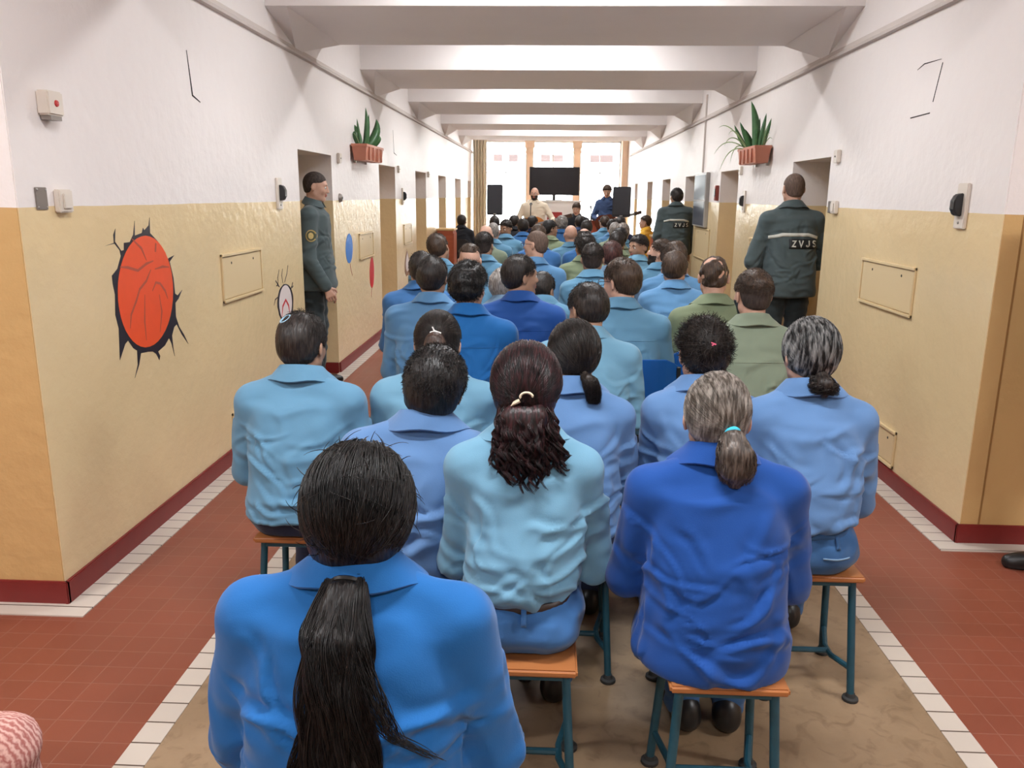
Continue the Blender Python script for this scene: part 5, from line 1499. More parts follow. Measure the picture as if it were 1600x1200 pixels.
p = sit('navy_woman', 'woman in light blue shirt and navy trousers beside the left wall, short dark hair', -.88, 2.88, 1.235, who='woman in navy trousers by the left wall', w=.98, hair='none', hm='soft',
        shirt='light', pants='navy', skin='tan', lod=0, lean=.09, yaw=-12, pitch=6, hem='over', hemz=.085, seed=51, hs=.96, depth=1.1)
shell_hair(p['root'], p['C'], p['R'], p['h'], p['mat'], .013, low=-.08, lump=.002, vox=.006, seed=10)
strands_obj(p, [short_strands(p['C'], p['R'], p['h'], n=3000, length=.04, low=-.085, thick=.010, seed=32, spike=.12, flow=(0, -.3, -1), curl=.12)], rad=.001)
tie_ring((-.03, -.06, .088), p['R'], p['C'], p['h'], M_TIEB, r=.020, t=.004, parent=p['root'], label='pale blue hair tie')

p = sit('pale_woman', 'woman in pale teal shirt with brown bun and small white tie, behind the leaning person', -.40, 2.98, 1.235, who='woman with the small white hair tie', w=.98, hair='none', hm='soft',
        shirt='teal', pants='navy', skin='light', lod=0, lean=.10, pitch=8, seed=61, hs=.97)
shell_hair(p['root'], p['C'], p['R'], p['h'], p['mat'], .013, low=-.09, vox=.006, seed=11)
tie = (.006, -.110, .035); t0 = head_w(p, tie)
m = MB(); m.tube([t0 + (-.018, -.014, .008), t0 + (0, -.018, .014), t0 + (.02, -.014, .006)], .004, 6).tube([t0 + (-.002, -.018, .014), t0 + (-.010, -.018, .030)], .0025, 5)
m.build('hair_tie', M_TIEW, p['root'], smooth=True)
gd = [t0, t0 + (0, -.022, -.02), t0 + (0, -.035, -.055), t0 + (0, -.03, -.10)]
M_BUN = hairmat('hair_bun_brown', (.03, .015, .01, 1), (.075, .04, .028, 1))
strands_obj(p, [pulled_strands(p['C'], p['R'], p['h'], tie, n=2000, thick=.014, rnd=.003, low=-.09, seed=33)], rad=.001)
tail_core(p, gd, [.018, .034, .040, .026], .8, mat=M_BUN)
strands_obj(p, [tail_strands(gd, [.02, .038, .046, .03], n=500, seed=34, m=14, flat=.8)], name='ponytail_strands', mat=M_BUN, rad=.001)

p = sit('pony_woman', 'woman in periwinkle shirt with a low side ponytail of dark brown hair', .095, 2.76, 1.242, who='woman with the low side ponytail', w=.86, hair='none', hm='soft',
        shirt='peri', pants='navy', skin='light', lod=0, lean=.09, pitch=8, yaw=18, seed=71, hs=.97, sleeve=.95)
shell_hair(p['root'], p['C'], p['R'], p['h'], p['mat'], .013, low=-.07, vox=.006, seed=12)
tie = (.005, -.105, -.062); t0 = head_w(p, tie)
gd = [t0, t0 + (.012, -.026, -.01), t0 + (.025, -.035, -.045), t0 + (.030, -.03, -.095)]
strands_obj(p, [pulled_strands(p['C'], p['R'], p['h'], tie, n=2400, thick=.0145, rnd=.004, low=-.075, seed=35),
                tail_strands(gd, [.016, .026, .024, .012], n=900, wave=.005, seed=36, m=16, flat=.8, lenvar=.45, fray=.006)], rad=.001)
tail_core(p, gd, [.012, .015, .012, .005], .9, vox=.005)

p = sit('pink_woman', 'woman in periwinkle shirt with spiky dark hair held by a pink clip', .545, 2.80, 1.25, who='woman with the pink clip', w=.84, arms='in', hair='none', hm='soft',
        shirt='peri', pants='navy', skin='light', lod=0, lean=.10, pitch=10, yaw=4, seed=81, hs=.98)
shell_hair(p['root'], p['C'], p['R'], p['h'], p['mat'], .015, low=-.085, lump=.003, vox=.006, seed=13)
tie = (.0, -.108, .028); t0 = head_w(p, tie)
m = MB(); m.tube([t0 + (-.016, -.008, .010), t0 + (0, -.016, .002), t0 + (.012, -.012, -.008)], [.006, .007, .004], 7); m.tube([t0 + (-.006, -.016, .010), t0 + (.010, -.018, .004)], .004, 6)
m.build('hair_clip', M_TIEP, p['root'], smooth=True)['label'] = 'pink hair clip'
strands_obj(p, [pulled_strands(p['C'], p['R'], p['h'], tie, n=1800, thick=.016, rnd=.004, low=-.09, seed=37),
                short_strands(p['C'], p['R'], p['h'], n=1500, length=.045, low=-.09, thick=.010, seed=38, spike=.5, flow=(0, -.5, 0), curl=.5)], rad=.0011)

p = sit('streak_woman', 'woman in mid blue shirt with streaked grey and black hair, rightmost of the near row', .875, 2.70, 1.272, who='woman with streaked grey hair', w=.88, hair='none', hm='salt',
        shirt='peri', pants='pantsblue', skin='light', lod=0, lean=.09, pitch=6, yaw=6, hem='tuck', belt='cloth', seed=91, hs=.98, sx=.03, sy=.0, depth=1.08)
shell_hair(p['root'], p['C'], p['R'], p['h'], p['mat'], .013, low=-.085, vox=.006, seed=14)
tie = (.0, -.098, -.075); t0 = head_w(p, tie)
gd = [t0 + (0, .01, .01), t0 + (.004, -.02, -.015), t0 + (.006, -.02, -.045)]
strands_obj(p, [pulled_strands(p['C'], p['R'], p['h'], tie, n=2600, thick=.0145, rnd=.004, low=-.088, seed=39, loose=.03)], rad=.001)
strands_obj(p, [tail_strands(gd, [.03, .042, .03], n=800, wave=.008, seed=40, m=14, flat=.7, lenvar=.5, fray=.01)], name='ponytail_strands', mat=HM['soft'], rad=.001)
tail_core(p, gd, [.022, .026, .012], .8, mat=HM['soft'], vox=.005)

# ------------------------------------------------------------------ the men in the middle rows
S = lambda *a, **k: sit(*a, **k)
S('lean', 'dark-haired man in pale teal shirt bending forward, head turned left', .19, 3.78, 1.265, who='man bending forward in pale teal', w=1.0, hair='short', hm='soft', shirt='teal', skin='tan', lod=0, lean=.20, pitch=16, yaw=32, seed=101)
p = S('beard_green', 'bearded man in sage green shirt with cropped brown hair, right side row', 0.97, 3.88, 1.333, who='bearded man in sage green', w=1.12, hair='fade', hm='brown', shirt='green', pants='sage', skin='light', lod=0, lean=.09, pitch=4, yaw=14, beard='soft', seed=103)
p = S('patch_green', 'man in olive green shirt marked PO with patchy shaved hair', 0.95, 4.72, 1.325, seat='blue', who='man with patchy hair', w=1.05, hair='patchy', hm='brown', shirt='sage', pants='sage', skin='light', lod=0, lean=.16, pitch=14, yaw=-4, seed=104, sx=-.08)
q = p['sp'](.46)
back_text(p['root'], p['top'], 'PO', q[0] + .005, p['z0'] + .468 * p['s'], .032, plain('ink_dark', (.03, .035, .03, 1), .7), 'lettering', off=.004, th=.13)
S('glass_right', 'stout man in light blue shirt with red-framed glasses, face turned left', .40, 4.42, 1.335, seat='blue', who='stout man with red glasses', w=1.14, hair='short', hm='brown', shirt='light', skin='light', lod=0, lean=.14, pitch=6, yaw=42, glasses=True, face=True, seed=105, sx=.10, hs=1.04)
S('curly_man', 'man with curly black hair in azure blue shirt', -.40, 4.17, 1.315, who='man with curly black hair', w=1.05, hair='curlyshort', hm='black', shirt='azure', skin='light', lod=0, lean=.08, pitch=6, yaw=-18, seed=106)
S('d675', 'man with cropped dark hair in light blue shirt, leftmost at the front of the men', -.65, 4.62, 1.315, who='leftmost man in light blue', w=1.10, hair='short', hm='soft', shirt='sky', skin='tan', lod=0, lean=.08, pitch=4, yaw=-8, seed=107)
S('blue_man', 'man in cobalt blue jacket with dark hair looking right', -.15, 4.68, 1.325, who='man in the cobalt jacket', w=1.13, hair='short', hm='soft', shirt='cobalt', skin='tan', lod=0, lean=.06, pitch=0, yaw=-62, face=True, seed=108, amp=.8)
S('d668', 'dark-haired man mostly hidden behind the leftmost light blue shirt', -0.84, 5.45, 1.285, who='half-hidden man by the left aisle', w=1.05, hair='short', hm='soft', shirt='mid', skin='tan', lod=1, lean=.08, yaw=10, seed=109)
S('m791', 'dark-haired person hidden behind the cobalt jacket', -0.03, 5.65, 1.140, seat=None, w=.85, hair='short', hm='soft', shirt='light', skin='tan', lod=1, lean=.14, pitch=14, yaw=-30, seed=110)
S('grey791', 'grey-haired person seen between curly hair and cobalt jacket', -.27, 5.25, 1.20, seat=None, w=.85, hair='short', hm='grey', shirt='greyblue', skin='light', lod=1, lean=.14, pitch=10, yaw=-40, seed=111)
S('m1055', 'man with thick brown hair in light blue shirt near the right aisle', .87, 5.62, 1.30, seat='black', who='thick-haired man by the right aisle', w=1.05, hair='short', hm='brown', shirt='sky', skin='light', lod=1, lean=.08, pitch=6, yaw=-14, seed=112)
S('m1052', 'brown-haired man directly behind the thick-haired man, right aisle', .97, 6.32, 1.33, seat='black', who='brown-haired man second by the right aisle', w=1.05, hair='short', hm='brown', shirt='sky', skin='light', lod=1, lean=.08, yaw=20, seed=113)
S('m1037', 'man with short beard and bare forehead in profile facing left', .95, 6.97, 1.315, seat='black', who='bearded man in left profile', w=1.0, hair='fade', hm='brown', shirt='light', skin='light', lod=1, lean=.05, pitch=-10, yaw=66, beard='soft', face=True, seed=114)
S('m929', 'man with tall black hair in light blue shirt in the central row', .34, 6.17, 1.32, seat='black', who='tall-haired man in the central row', w=1.0, hair='fade', hm='soft', shirt='light', skin='tan', lod=1, lean=.08, yaw=-6, seed=115, hairkw=None)
S('shaved', 'man with shaved scalp and a cap of brown hair on top', -.57, 6.02, 1.305, seat='black', who='man with the shaved scalp', w=1.05, hair='undercut', hm='brown', shirt='light', skin='light', lod=1, lean=.08, pitch=2, seed=116)
S('m954', 'man with reddish brown hair behind the tall black-haired man', .53, 6.77, 1.30, seat='black', who='reddish-haired man', w=1.0, hair='short', hm='auburn', shirt='greyblue', skin='light', lod=1, lean=.08, yaw=-10, seed=117)
S('tilt', 'man with cropped hair in light blue shirt tilting his head left', -0.92, 6.85, 1.340, seat='black', who='man tilting his head left', w=1.15, hair='short', hm='brown', shirt='light', skin='tan', lod=1, lean=.06, roll=-16, pitch=0, yaw=-14, side=-.06, seed=118)
S('glass834', 'man with glasses and cropped hair looking left in light blue', -.10, 6.92, 1.365, seat='black', who='man with glasses looking left', w=1.12, hair='buzz', hm='buzz', shirt='sky', skin='light', lod=1, lean=.06, yaw=66, glasses=True, face=True, seed=119)
S('buzz757', 'dark-cropped man in light blue shirt left of centre', -.57, 7.42, 1.335, seat='black', who='dark-cropped man left of centre', w=1.05, hair='fade', hm='soft', shirt='light', skin='tan', lod=1, lean=.08, yaw=-16, seed=120)
S('m914', 'man with wavy black hair in olive shirt in the central block', .35, 7.82, 1.305, seat='black', who='wavy-haired man in olive', w=1.0, hair='curlyshort', hm='soft', shirt='sage', skin='tan', lod=1, lean=.10, yaw=26, seed=121)
S('young', 'young man in pale teal shirt looking back over his left shoulder', .87, 7.92, 1.305, seat='black', who='young man looking back', w=1.0, hair='fade', hm='soft', shirt='teal', skin='tan', lod=1, lean=.03, yaw=128, pitch=4, face=True, seed=122)
S('m988', 'dark-haired man in green shirt just left of the young man looking back', 0.74, 8.75, 1.300, seat='black', who='dark-haired man in green beside the young man', w=.95, hair='short', hm='soft', shirt='sage', skin='tan', lod=2, lean=.08, yaw=-20, seed=123)
S('m844', 'brown-haired man in sky blue shirt, centre of the middle rows', -.10, 9.02, 1.35, seat='black', who='brown-haired man at the centre', w=1.05, hair='short', hm='brown', shirt='mid', skin='light', lod=2, lean=.08, yaw=-10, seed=124)
S('m910', 'man with a bald crown and dark side hair', .42, 9.52, 1.30, seat='black', who='man with the bald crown', w=1.0, hair='fringe', hm='soft', shirt='mid', skin='light', lod=2, lean=.08, seed=126)
S('bald893', 'bald man in light blue shirt right of centre, mid rows', .28, 10.02, 1.305, seat='black', who='bald man in light blue', w=1.05, hair='bald', shirt='light', skin='light', lod=2, lean=.08, seed=127)
S('bald764', 'bald pink-headed man in olive shirt on the left side', -.70, 9.3, 1.32, seat='black', who='bald man in olive on the left', w=1.05, hair='bald', shirt='green', skin='pale', lod=2, lean=.08, seed=128)
S('grey774', 'man with cropped grey hair in light blue behind the bald man in olive', -.69, 10.4, 1.315, seat='black', who='man with cropped grey hair', w=1.05, hair='buzz', hm='grey', shirt='light', skin='light', lod=2, lean=.08, seed=129)
S('m864', 'black-haired man in olive shirt looking right, centre', .03, 10.92, 1.345, seat='black', who='black-haired man in olive looking right', w=1.1, hair='short', hm='black', shirt='sage', skin='tan', lod=2, lean=.08, yaw=-64, face=True, seed=130)
S('m975', 'man with grey-brown hair on the right side, far half', .96, 10.62, 1.325, seat='black', who='grey-brown-haired man on the right', w=1.0, hair='short', hm='greybrown', shirt='light', skin='light', lod=2, lean=.08, seed=131)
S('m976', 'man with dark blue-black hair in green shirt on the right side', 0.84, 9.70, 1.305, seat='black', who='blue-black-haired man on the right', w=1.0, hair='short', hm='black', shirt='green', skin='tan', lod=2, lean=.08, yaw=10, seed=132)
S('m961', 'balding grey man in green shirt on the far right', .93, 11.52, 1.305, seat='black', who='balding grey man on the far right', w=1.0, hair='buzz', hm='grey', shirt='green', skin='light', lod=2, lean=.08, seed=133)
S('young791', 'young man with light collar turned to face the back rows', -0.59, 11.55, 1.325, seat='black', who='young man turned to face the back', w=1.0, hair='short', hm='soft', shirt='light', skin='tan', lod=2, lean=.0, yaw=150, pitch=14, face=True, seed=134)
S('m818', 'black-haired man in mid blue shirt left of centre, far rows', -.37, 12.4, 1.32, seat='black', who='black-haired man in mid blue', w=1.15, hair='short', hm='soft', shirt='mid', skin='tan', lod=2, lean=.08, seed=135)
S('m917', 'dark-haired man in sky blue shirt right of centre, far rows', .58, 12.4, 1.31, seat='black', who='dark-haired man right of centre', w=1.0, hair='short', hm='soft', shirt='light', skin='tan', lod=2, lean=.08, seed=136)
S('m957', 'dark-haired man in light blue shirt in front of the right loudspeaker', 1.0, 12.9, 1.31, seat='black', who='dark-haired man before the right loudspeaker', w=1.0, hair='short', hm='soft', shirt='sky', skin='light', lod=2, lean=.08, seed=137)
S('white878', 'white-haired person in blue shirt, far centre', .22, 13.3, 1.335, seat='black', who='white-haired person', w=1.0, hair='curlyshort', hm='grey', shirt='mid', skin='light', lod=2, lean=.06, seed=138)
S('m829', 'dark-haired person in navy beside the singer', -.25, 13.6, 1.33, seat='black', who='dark-haired person in navy', w=1.0, hair='short', hm='soft', shirt='navy', skin='tan', lod=2, lean=.08, yaw=-40, seed=139)
S('m773', 'dark-haired man at the far left end, below the left loudspeaker', -.88, 13.6, 1.325, seat='black', who='man below the left loudspeaker', w=1.0, hair='short', hm='soft', shirt='navy', skin='tan', lod=2, lean=.08, seed=140)
S('m948', 'short-haired man in light blue shirt turned toward the desk', .97, 14.2, 1.33, seat='black', who='short-haired man facing the desk', w=1.05, hair='short', hm='brown', shirt='light', skin='light', lod=2, lean=.08, yaw=24, seed=141)
S('m905', 'dark-haired man in front of the seated musician', .56, 14.6, 1.32, seat='black', who='man in front of the seated musician', w=.95, hair='short', hm='soft', shirt='darkblue', skin='tan', lod=2, lean=.08, seed=142)
S('m798', 'dark-haired person in black near the left loudspeaker stand', -.60, 14.8, 1.31, seat='black', who='person in black near the left stand', w=1.0, hair='short', hm='soft', shirt='black', skin='tan', lod=2, lean=.08, yaw=-30, seed=143)
S('m975b', 'dark-haired person low before the right loudspeaker stand', 1.20, 13.75, 1.330, seat='black', who='person low before the right stand', w=.95, hair='short', hm='soft', shirt='navy', skin='tan', lod=2, lean=.08, seed=144)
# left doorway watcher, right doorway watcher
S('left_dark', 'man in a dark jacket seated against the left wall by the wooden cabinet', -1.62, 15.5, 1.29, seat='black', who='man in the dark jacket by the left wall', w=1.05, hair='short', hm='soft', shirt='black', pants='black', skin='tan', lod=2, lean=.05, rz=-8, seed=145, group='onlookers by the walls')
S('right_yellow', 'person in a yellow top seated against the right wall, face to the hall', 1.72, 14.8, 1.335, seat='black', who='person in the yellow top', w=.95, hair='short', hm='brown', shirt='yellow', pants='navy', skin='light', lod=2, lean=.03, rz=60, yaw=20, face=True, seed=146, group='onlookers by the walls')

# ------------------------------------------------------------------ officers
G3 = 'uniformed officers standing by the doorways'
M_REF = plain('reflective_grey', srgb(206, 206, 196), .35); M_BADGE = plain('badge_black', (.012, .014, .016, 1), .6)
def officer_back(p, cx, zrel, wd):
    z = p['z0'] + zrel * p['s']
    sl = lambda x: z - max(0, abs(x - cx) - .10) * .28
    back_patch(p['root'], p['top'], cx - wd, cx + wd, sl, .026, M_REF, 'reflective_stripe', nx=30, nz=2, off=.004)
    back_patch(p['root'], p['top'], cx - .055, cx + .188, lambda x: z - .094, .078, M_BADGE, 'name_patch', nx=16, nz=4, off=.004)
    back_text(p['root'], p['top'], 'ZVJS', cx + .066, z - .080, .050, M_REF, 'lettering', off=.008, gap=1.12)
p = person('officer_right', 'officer in dark green jacket lettered ZVJS standing in the near right doorway', 1.93, 6.62, 1.84, rz=4, w=1.06, depth=1.15, hair='buzz', hm='buzz', shirt='guard', pants='guardp', skin='light',
           pose='stand', lod=0, arms='front', lean=.02, hf=.02, hemz=-.06, name_top='jacket', group=G3, seed=201, yaw=4, amp=.9, sleeve=1.12, pitch=4)
officer_back(p, -.01, .395, .19)
p = person('officer_mid', 'officer in dark green jacket lettered ZVJS farther along the right wall, black hair', 1.84, 12.0, 1.78, rz=4, w=1.10, depth=1.1, hair='short', hm='soft', shirt='guard', pants='guardp', skin='tan',
           pose='stand', lod=1, arms='hang', lean=.02, hemz=-.06, name_top='jacket', group=G3, seed=202, yaw=14, sleeve=1.15)
officer_back(p, -.01, .395, .18)
p = person('officer_left', 'officer in dark green jacket seen in profile standing in the near left doorway', -1.99, 6.86, 1.825, rz=-82, w=1.0, depth=1.2, hair='buzz', hm='buzzdark', shirt='guard', pants='guardp', skin='light',
           pose='stand', lod=0, arms='hang', lean=.03, hf=.03, hemz=-.08, name_top='jacket', group=G3, seed=203, pitch=10, face=True, hands=1, amp=.9, sleeve=1.1,
           elbow={1: (.232, -.01, .17)}, wrist={1: (.235, .12, -.04)})
# person-local right side faces the camera: sleeve badge and cuff stripe
o = p['top']; me = o.data
bvh = BVHTree.FromPolygons([v.co for v in me.vertices], [q_.vertices for q_ in me.polygons])
def side_disc(p, y0, z0, r, mat, name, off, sgn=1, n=28, rz_=1.0):
    v = []; f = []
    def hit(y, z):
        h = bvh.ray_cast(Vector((sgn * 1.0, y, z)), Vector((-sgn, 0, 0)))[0]
        return (h.x if h else sgn * .25)
    for off_ in (off, off - .002):
        v.append((hit(y0, z0) + sgn * off_, y0, z0))
        for rr in (.5, 1):
            for i in range(n):
                a = 2 * math.pi * i / n; y, z = y0 + rr * r * math.cos(a), z0 + rr * r * rz_ * math.sin(a)
                v.append((hit(y, z) + sgn * off_, y, z))
    k = 1 + 2 * n
    for b in (0, k):
        for i in range(n):
            j = (i + 1) % n
            f.append((b, b + 1 + i, b + 1 + j)); f.append((b + 1 + i, b + 1 + n + i, b + 1 + n + j, b + 1 + j))
    for i in range(n):
        j = (i + 1) % n; f.append((1 + n + i, k + 1 + n + i, k + 1 + n + j, 1 + n + j))
    return mesh_np(name, v, f, mat, p['root'], smooth=False)
zb = p['z0'] + .36 * p['s']
b1 = side_disc(p, .03, zb, .042, plain('badge_gold', srgb(176, 150, 88), .4, noise=.3, nscale=60), 'sleeve_badge', .006, rz_=1.15)
b2 = side_disc(p, .03, zb, .034, plain('badge_dark_green', srgb(66, 70, 46), .6), 'badge_field', .009, rz_=1.15)
b3 = side_disc(p, .03, zb, .020, plain('badge_emblem', srgb(190, 166, 104), .4, noise=.4, nscale=90), 'badge_emblem', .012, rz_=1.3)

# person mostly outside the frame on the right: only the boots reach into view
person('boot_person', 'standing person at the right edge, only the dark boots reaching into view', 2.33, 3.42, 1.76, rz=92, w=1.0, hair='short', hm='soft', shirt='guard', pants='guardp', skin='light', pose='stand', lod=2, arms='hang', elbow={1: (.20, -.10, .17), -1: (.20, -.10, .17)}, wrist={1: (.10, -.16, -.02), -1: (.10, -.16, -.02)}, name_top='jacket', group='people at the lobby edge', seed=204)

p = PEOPLE['streak_woman']; zt = p['z0'] + .135 * p['s']
for dx in (-.075, .065): back_patch(p['root'], p['trousers'], dx, dx + .014, lambda x: zt - .02, .05, SH['pantsblue'], 'belt_loop', nx=2, nz=5, off=.006)
for dx in (-.115, .025): back_patch(p['root'], p['trousers'], dx, dx + .09, lambda x: zt - .055, .006, plain('stitching_pale', srgb(120, 150, 180), .8), 'pocket_stitching', nx=10, nz=1, off=.003)
p = PEOPLE['curly_woman']; zt = p['z0'] + .145 * p['s']
back_patch(p['root'], p['trousers'], .0, .014, lambda x: zt - .03, .055, SH['mid'], 'belt_loop', nx=2, nz=5, off=.014)

# ------------------------------------------------------------------ the stage end
G4 = 'musicians at the far end'
M_SPK = plain('speaker_black', (.016, .018, .024, 1), .6, bump=.2, nscale=200); M_GRL = plain('speaker_grille', (.03, .034, .045, 1), .5)
M_CHR = plain('stand_black', (.02, .02, .02, 1), .4)
def speaker(x, y, z0, z1, w, rz, label):
    r = empty('loudspeaker', (x, y, z0), math.radians(rz), label, 'loudspeaker', 'black loudspeakers by the stage')
    h = z1 - z0; hw = w / 2
    MB().prism([(-hw, -.15), (hw, -.15), (hw * .6, .17), (-hw * .6, .17)], 0, h, plane='xy').build('cabinet', M_SPK, r, bevel=.012)
    MB().box(-hw + .02, hw - .02, -.162, -.149, .05, h - .02).build('grille', M_GRL, r, bevel=.004)
    MB().box(-.03, .03, -.164, -.160, .02, .035).build('name_plate', M_STEEL, r)
    return r
def tripod(x, y, h, label):
    r = empty('speaker_stand', (x, y, 0), 0, label, 'speaker stand', 'loudspeaker tripod stands')
    MB().tube([(0, 0, .12), (0, 0, h - .002)], .018, 10).build('pole', M_CHR, r, smooth=True)
    MB().lathe([(.02, .62), (.034, .62), (.034, .70), (.02, .70)], n=12).build('collar', M_CHR, r)
    for k in range(3):
        a = k * 2.094 + .5
        MB().tube([(.02 * math.cos(a), .02 * math.sin(a), .66), (.45 * math.cos(a), .45 * math.sin(a), .015)], .011, 8).build('leg', M_CHR, r, smooth=True)
tripod(-1.11, 17.0, 1.25, 'black tripod stand under the left loudspeaker'); speaker(-1.11, 17.0, 1.25, 1.86, .33, 8, 'black loudspeaker on a tripod, left of the singer')
tripod(1.50, 17.0, 1.24, 'black tripod stand under the right loudspeaker'); speaker(1.50, 17.0, 1.24, 1.84, .37, -8, 'black loudspeaker on a tripod before the right pier')
# counter, television, cabinets
M_CW = plain('counter_white', srgb(236, 234, 230), .5)
r = empty('counter', (.15, 20.2, 0), 0, 'white counter under the large television', 'counter')
MB().box(-.62, .62, -.25, .25, 0, 1.50).build('counter_body', M_CW, r, bevel=.006); MB().box(-.66, .66, -.28, .28, 1.50, 1.54).build('counter_top', M_CW, r, bevel=.006)
for a in (-.31, .31): MB().box(a - .28, a + .28, -.262, -.25, .08, 1.42).build('cabinet_door', M_CW, r, bevel=.004)
r = empty('television', (.135, 20.1, 1.54), 0, 'large black flat television on the white counter', 'television')
MB().box(-.60, .60, -.02, .03, .12, .78).build('screen_housing', plain('tv_black', (.01, .01, .012, 1), .4), r, bevel=.006)
MB().box(-.58, .58, -.023, -.019, .14, .765).build('screen', plain('tv_screen', (.012, .014, .02, 1), .15), r)
MB().box(-.20, .20, -.10, .10, .0, .015).box(-.03, .03, -.01, .02, .01, .13).build('stand', plain('tv_black', (.01, .01, .012, 1), .4), r, bevel=.004)
M_REDW = plain('cabinet_red', srgb(150, 50, 46), .5, noise=.1)
r = empty('cabinet', (.15, 19.2, 0), 0, 'dark red cabinet between the singer and the seated musician', 'cabinet')
MB().box(-.17, .17, -.2, .2, 0, 1.28).build('cabinet_body', M_REDW, r, bevel=.006); MB().box(-.15, .15, -.212, -.2, .1, 1.22).build('cabinet_door', M_REDW, r, bevel=.004)
r = empty('desk', (1.05, 18.2, 0), 0, 'reddish wooden desk right of the seated musician', 'desk')
M_REDD = woodmat('desk_wood', srgb(160, 74, 52), srgb(190, 98, 68))
MB().box(-.42, .42, -.25, .25, 1.10, 1.14).build('desk_top', M_REDD, r, bevel=.004); MB().box(-.40, .40, -.23, -.20, .15, 1.10).build('front_panel', M_REDD, r)
for s in (-1, 1): MB().box(*sorted((s * .37, s * .40)), -.23, .23, 0, 1.10).build('side_panel', M_REDD, r)
M_WC = woodmat('lectern_wood', srgb(150, 66, 40), srgb(176, 92, 60)); M_WL = woodmat('wood_light', srgb(206, 170, 116), srgb(222, 190, 138))
r = empty('wooden_cabinet', (-1.74, 14.25, 0), 0, 'reddish wooden cabinet with pale top against the left wall', 'cabinet')
MB().box(-.15, .12, -.25, .25, 0, 1.05).build('cabinet_body', M_WC, r, bevel=.004); MB().box(-.17, .14, -.27, .27, 1.05, 1.08).build('cabinet_top', M_WL, r, bevel=.004); MB().box(.12, .132, -.22, .22, .08, 1.0).build('cabinet_door', M_WC, r)
r = empty('wooden_cabinet', (1.86, 13.7, 0), 0, 'narrow reddish wooden cabinet against the right wall beside the middle officer', 'cabinet')
MB().box(-.13, .13, -.2, .2, 0, 1.0).build('cabinet_body', M_WC, r, bevel=.004); MB().box(-.15, .15, -.22, .22, 1.0, 1.03).build('cabinet_top', M_WL, r, bevel=.004); MB().box(-.142, -.13, -.17, .17, .08, .95).build('cabinet_door', M_WC, r)

def mic_stand(x, y, h, label, dx=0):
    r = empty('microphone_stand', (x, y, 0), 0, label, 'microphone stand', 'microphone stands')
    MB().lathe([(.001, 0), (.13, 0), (.13, .012), (.02, .03), (.001, .03)], n=20).build('base', M_CHR, r, smooth=True)
    MB().tube([(0, 0, .02), (0, 0, h - .1), (dx, .10, h)], .010, 8).build('pole', M_CHR, r, smooth=True)
    m = MB(); m.tube([(dx, .10, h), (dx, .20, h + .03)], [.012, .018], 10); m.lathe([(.001, .0), (.024, .01), (.028, .03), (.022, .05), (.001, .055)], (dx, .20, h + .03), 12, 'y'); m.build('microphone', M_CHR, r, smooth=True)
def guitar(loc, rot, label, mat):
    r = empty('guitar', loc, 0, label, 'guitar', 'acoustic guitars'); r.rotation_euler = rot
    pts = []
    for i in range(36):
        t = 2 * math.pi * i / 36; c_, s_ = math.cos(t), math.sin(t)
        w = .17 * (1 - .20 * (c_ > 0) * c_) * (1 - .16 * math.exp(-((c_ - .1) / .3) ** 2)); pts.append((.235 * c_, w * s_))
    MB().prism(pts, -.05, .05).build('guitar_body', mat, r, bevel=.006)
    MB().box(.22, .62, -.035, -.012 - .04 + .03, -.024, .024).build('neck', plain('guitar_neck', (.06, .03, .015, 1), .4), r, bevel=.003)
    MB().box(.62, .78, -.04, -.02, -.035, .035).build('headstock', plain('guitar_neck', (.06, .03, .015, 1), .4), r, bevel=.003)
    MB().lathe([(.001, -.0535), (.045, -.0535), (.047, -.0505)], (.06, 0, 0), 18, 'y').build('sound_hole', M_PLD, r)
    MB().box(-.14, -.12, -.058, -.05, -.06, .06).build('bridge', plain('guitar_neck', (.06, .03, .015, 1), .4), r)
    MB().box(-.13, .64, -.0565, -.0545, -.018, .018).build('strings', M_STEEL, r)
M_GW = plain('guitar_wood', srgb(190, 120, 60), .25); M_GD = plain('guitar_dark', srgb(90, 46, 30), .25)
# all three face the hall (rz = 180)
p = person('singer', 'balding bearded singer with glasses in a beige jacket playing a guitar', -.27, 16.1, 1.80, rz=180, w=1.12, hair='buzz', hm='buzzdark', shirt='beige', pants='black', skin='light', pose='stand', lod=1, lean=.03, pitch=4, yaw=-8,
       face=True, glasses=True, beard='soft', group=G4, seed=301, name_top='jacket', elbow={1: (.31, .0, .20), -1: (.34, .05, .24)}, wrist={1: (.10, .27, .22), -1: (.36, .27, .26)}, hands=True, hemz=-.05)
PEOPLE['singer']['root']
for o_ in kids(p['root']):
    if o_.name.startswith('hair'): bpy.data.objects.remove(o_)
guitar((-.30, 15.86, 1.10), (0, math.radians(-14), math.radians(4)), 'acoustic guitar held by the singer in beige', M_GW)
mic_stand(-.33, 15.55, 1.46, 'microphone stand in front of the singer in beige')
p = person('musician', 'seated musician in black tracksuit top with white stripes, looking down', .58, 16.6, 1.50, rz=172, w=1.1, hair='short', hm='brown', shirt='black', pants='black', skin='light', pose='stand', lod=1, lean=.06, pitch=22, yaw=-10,
       face=True, group=G4, seed=302, name_top='jacket', arms='in') if False else sit('musician', 'seated musician in black tracksuit top with white stripes, looking down', .56, 16.4, 1.33, seat=None, rz=174, w=1.1, hair='short', hm='brown', shirt='black', pants='black', skin='light', lod=1, lean=.06, pitch=22, yaw=-10, face=True, group=G4, seed=302, name_top='jacket', arms='in', floor_z=.20)
MB_ = MB()
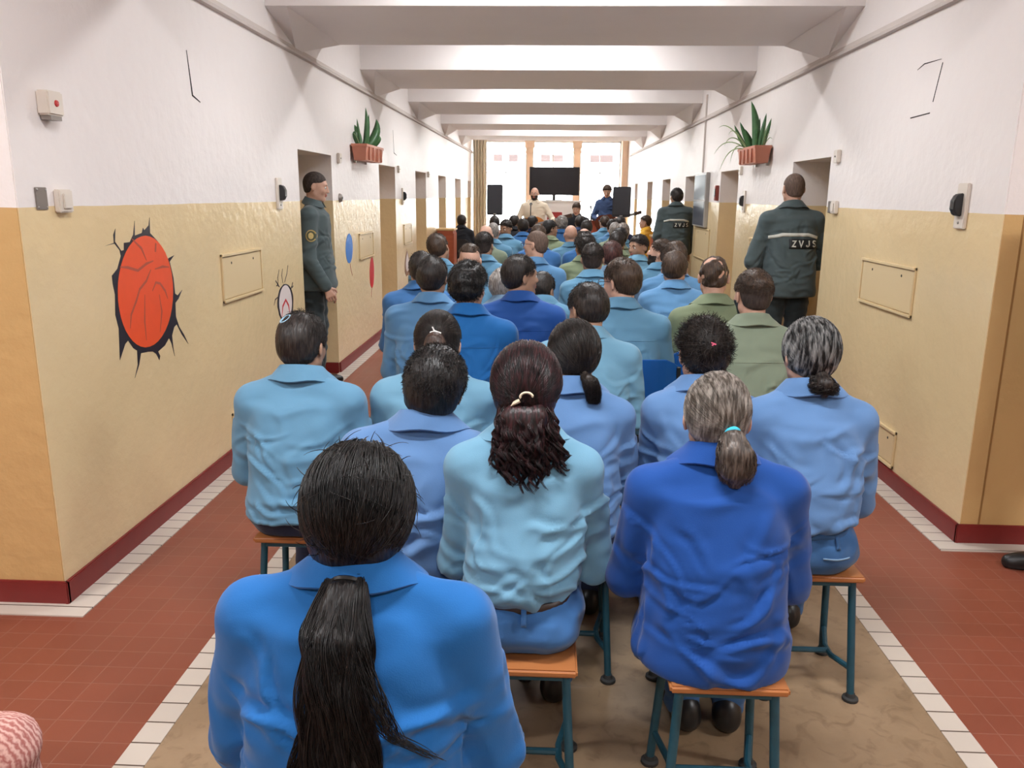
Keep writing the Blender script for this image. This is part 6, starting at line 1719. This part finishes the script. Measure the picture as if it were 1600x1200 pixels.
for s_ in (1,):
    back_patch(p['root'], p['top'], .12, .135, lambda x: p['z0'] + .10, .36, M_REF, 'sleeve_stripe', nx=2, nz=14, off=.004) if False else None
# podium and chair that raise the musician
tag(MB().box(-.15, 1.1, 15.7, 17.0, 0, .20).build('podium', woodmat('podium_wood', srgb(150, 110, 80), srgb(170, 130, 96)), bevel=.006), 'low wooden podium under the seated musician', 'podium')
ch = chair(.555, 16.47, 174, 'black chair on the podium under the seated musician', 'black'); ch.location.z = .20
mic_stand(.80, 15.45, 1.42, 'microphone stand beside the seated musician')
p = person('guitarist', 'dark-haired guitarist in a dark blue shirt half hidden by the right loudspeaker', 1.27, 17.9, 1.88, rz=165, w=1.05, hair='curlyshort', hm='brown', shirt='darkblue', pants='black', skin='light', pose='stand', lod=1, lean=.08, pitch=22, yaw=6,
       face=True, group=G4, seed=303, elbow={1: (.27, .08, .22), -1: (.30, .05, .25)}, wrist={1: (.10, .28, .17), -1: (.32, .30, .26)}, hands=True)
guitar((1.23, 17.63, 1.12), (0, math.radians(-16), math.radians(-12)), 'dark guitar held by the guitarist behind the right loudspeaker', M_GD)
# pink patterned sleeve of someone beside the camera
def pinkmat():
    T = NT('pink_pattern'); tc = T.new('ShaderNodeTexCoord'); w = T.new('ShaderNodeTexWave'); w.inputs['Scale'].default_value = 26; w.inputs['Distortion'].default_value = 5; w.inputs['Detail Scale'].default_value = 3
    T.link(tc.outputs['Object'], w.inputs['Vector']); mx = T.new('ShaderNodeMixRGB'); mx.inputs[1].default_value = srgb(176, 104, 96); mx.inputs[2].default_value = srgb(226, 182, 170)
    T.link(w.outputs['Fac'], mx.inputs[0]); T.link(mx.outputs[0], T.b.inputs['Base Color']); T.b.inputs['Roughness'].default_value = .8
    return T.m
SH['pink'] = pinkmat()
person('pink_person', 'person in pink patterned trousers seated at the lower left corner, only a knee in view', -1.475, 1.27, 1.25, rz=-88, w=1.0, hair='short', hm='soft', shirt='pink', pants='pink', skin='light', lod=1, lean=-.03, hf=0, arms='hang', group='people at the lobby edge', seed=305)
stool(-1.475, 1.27, -88, 'wooden stool under the person in pink patterned trousers')
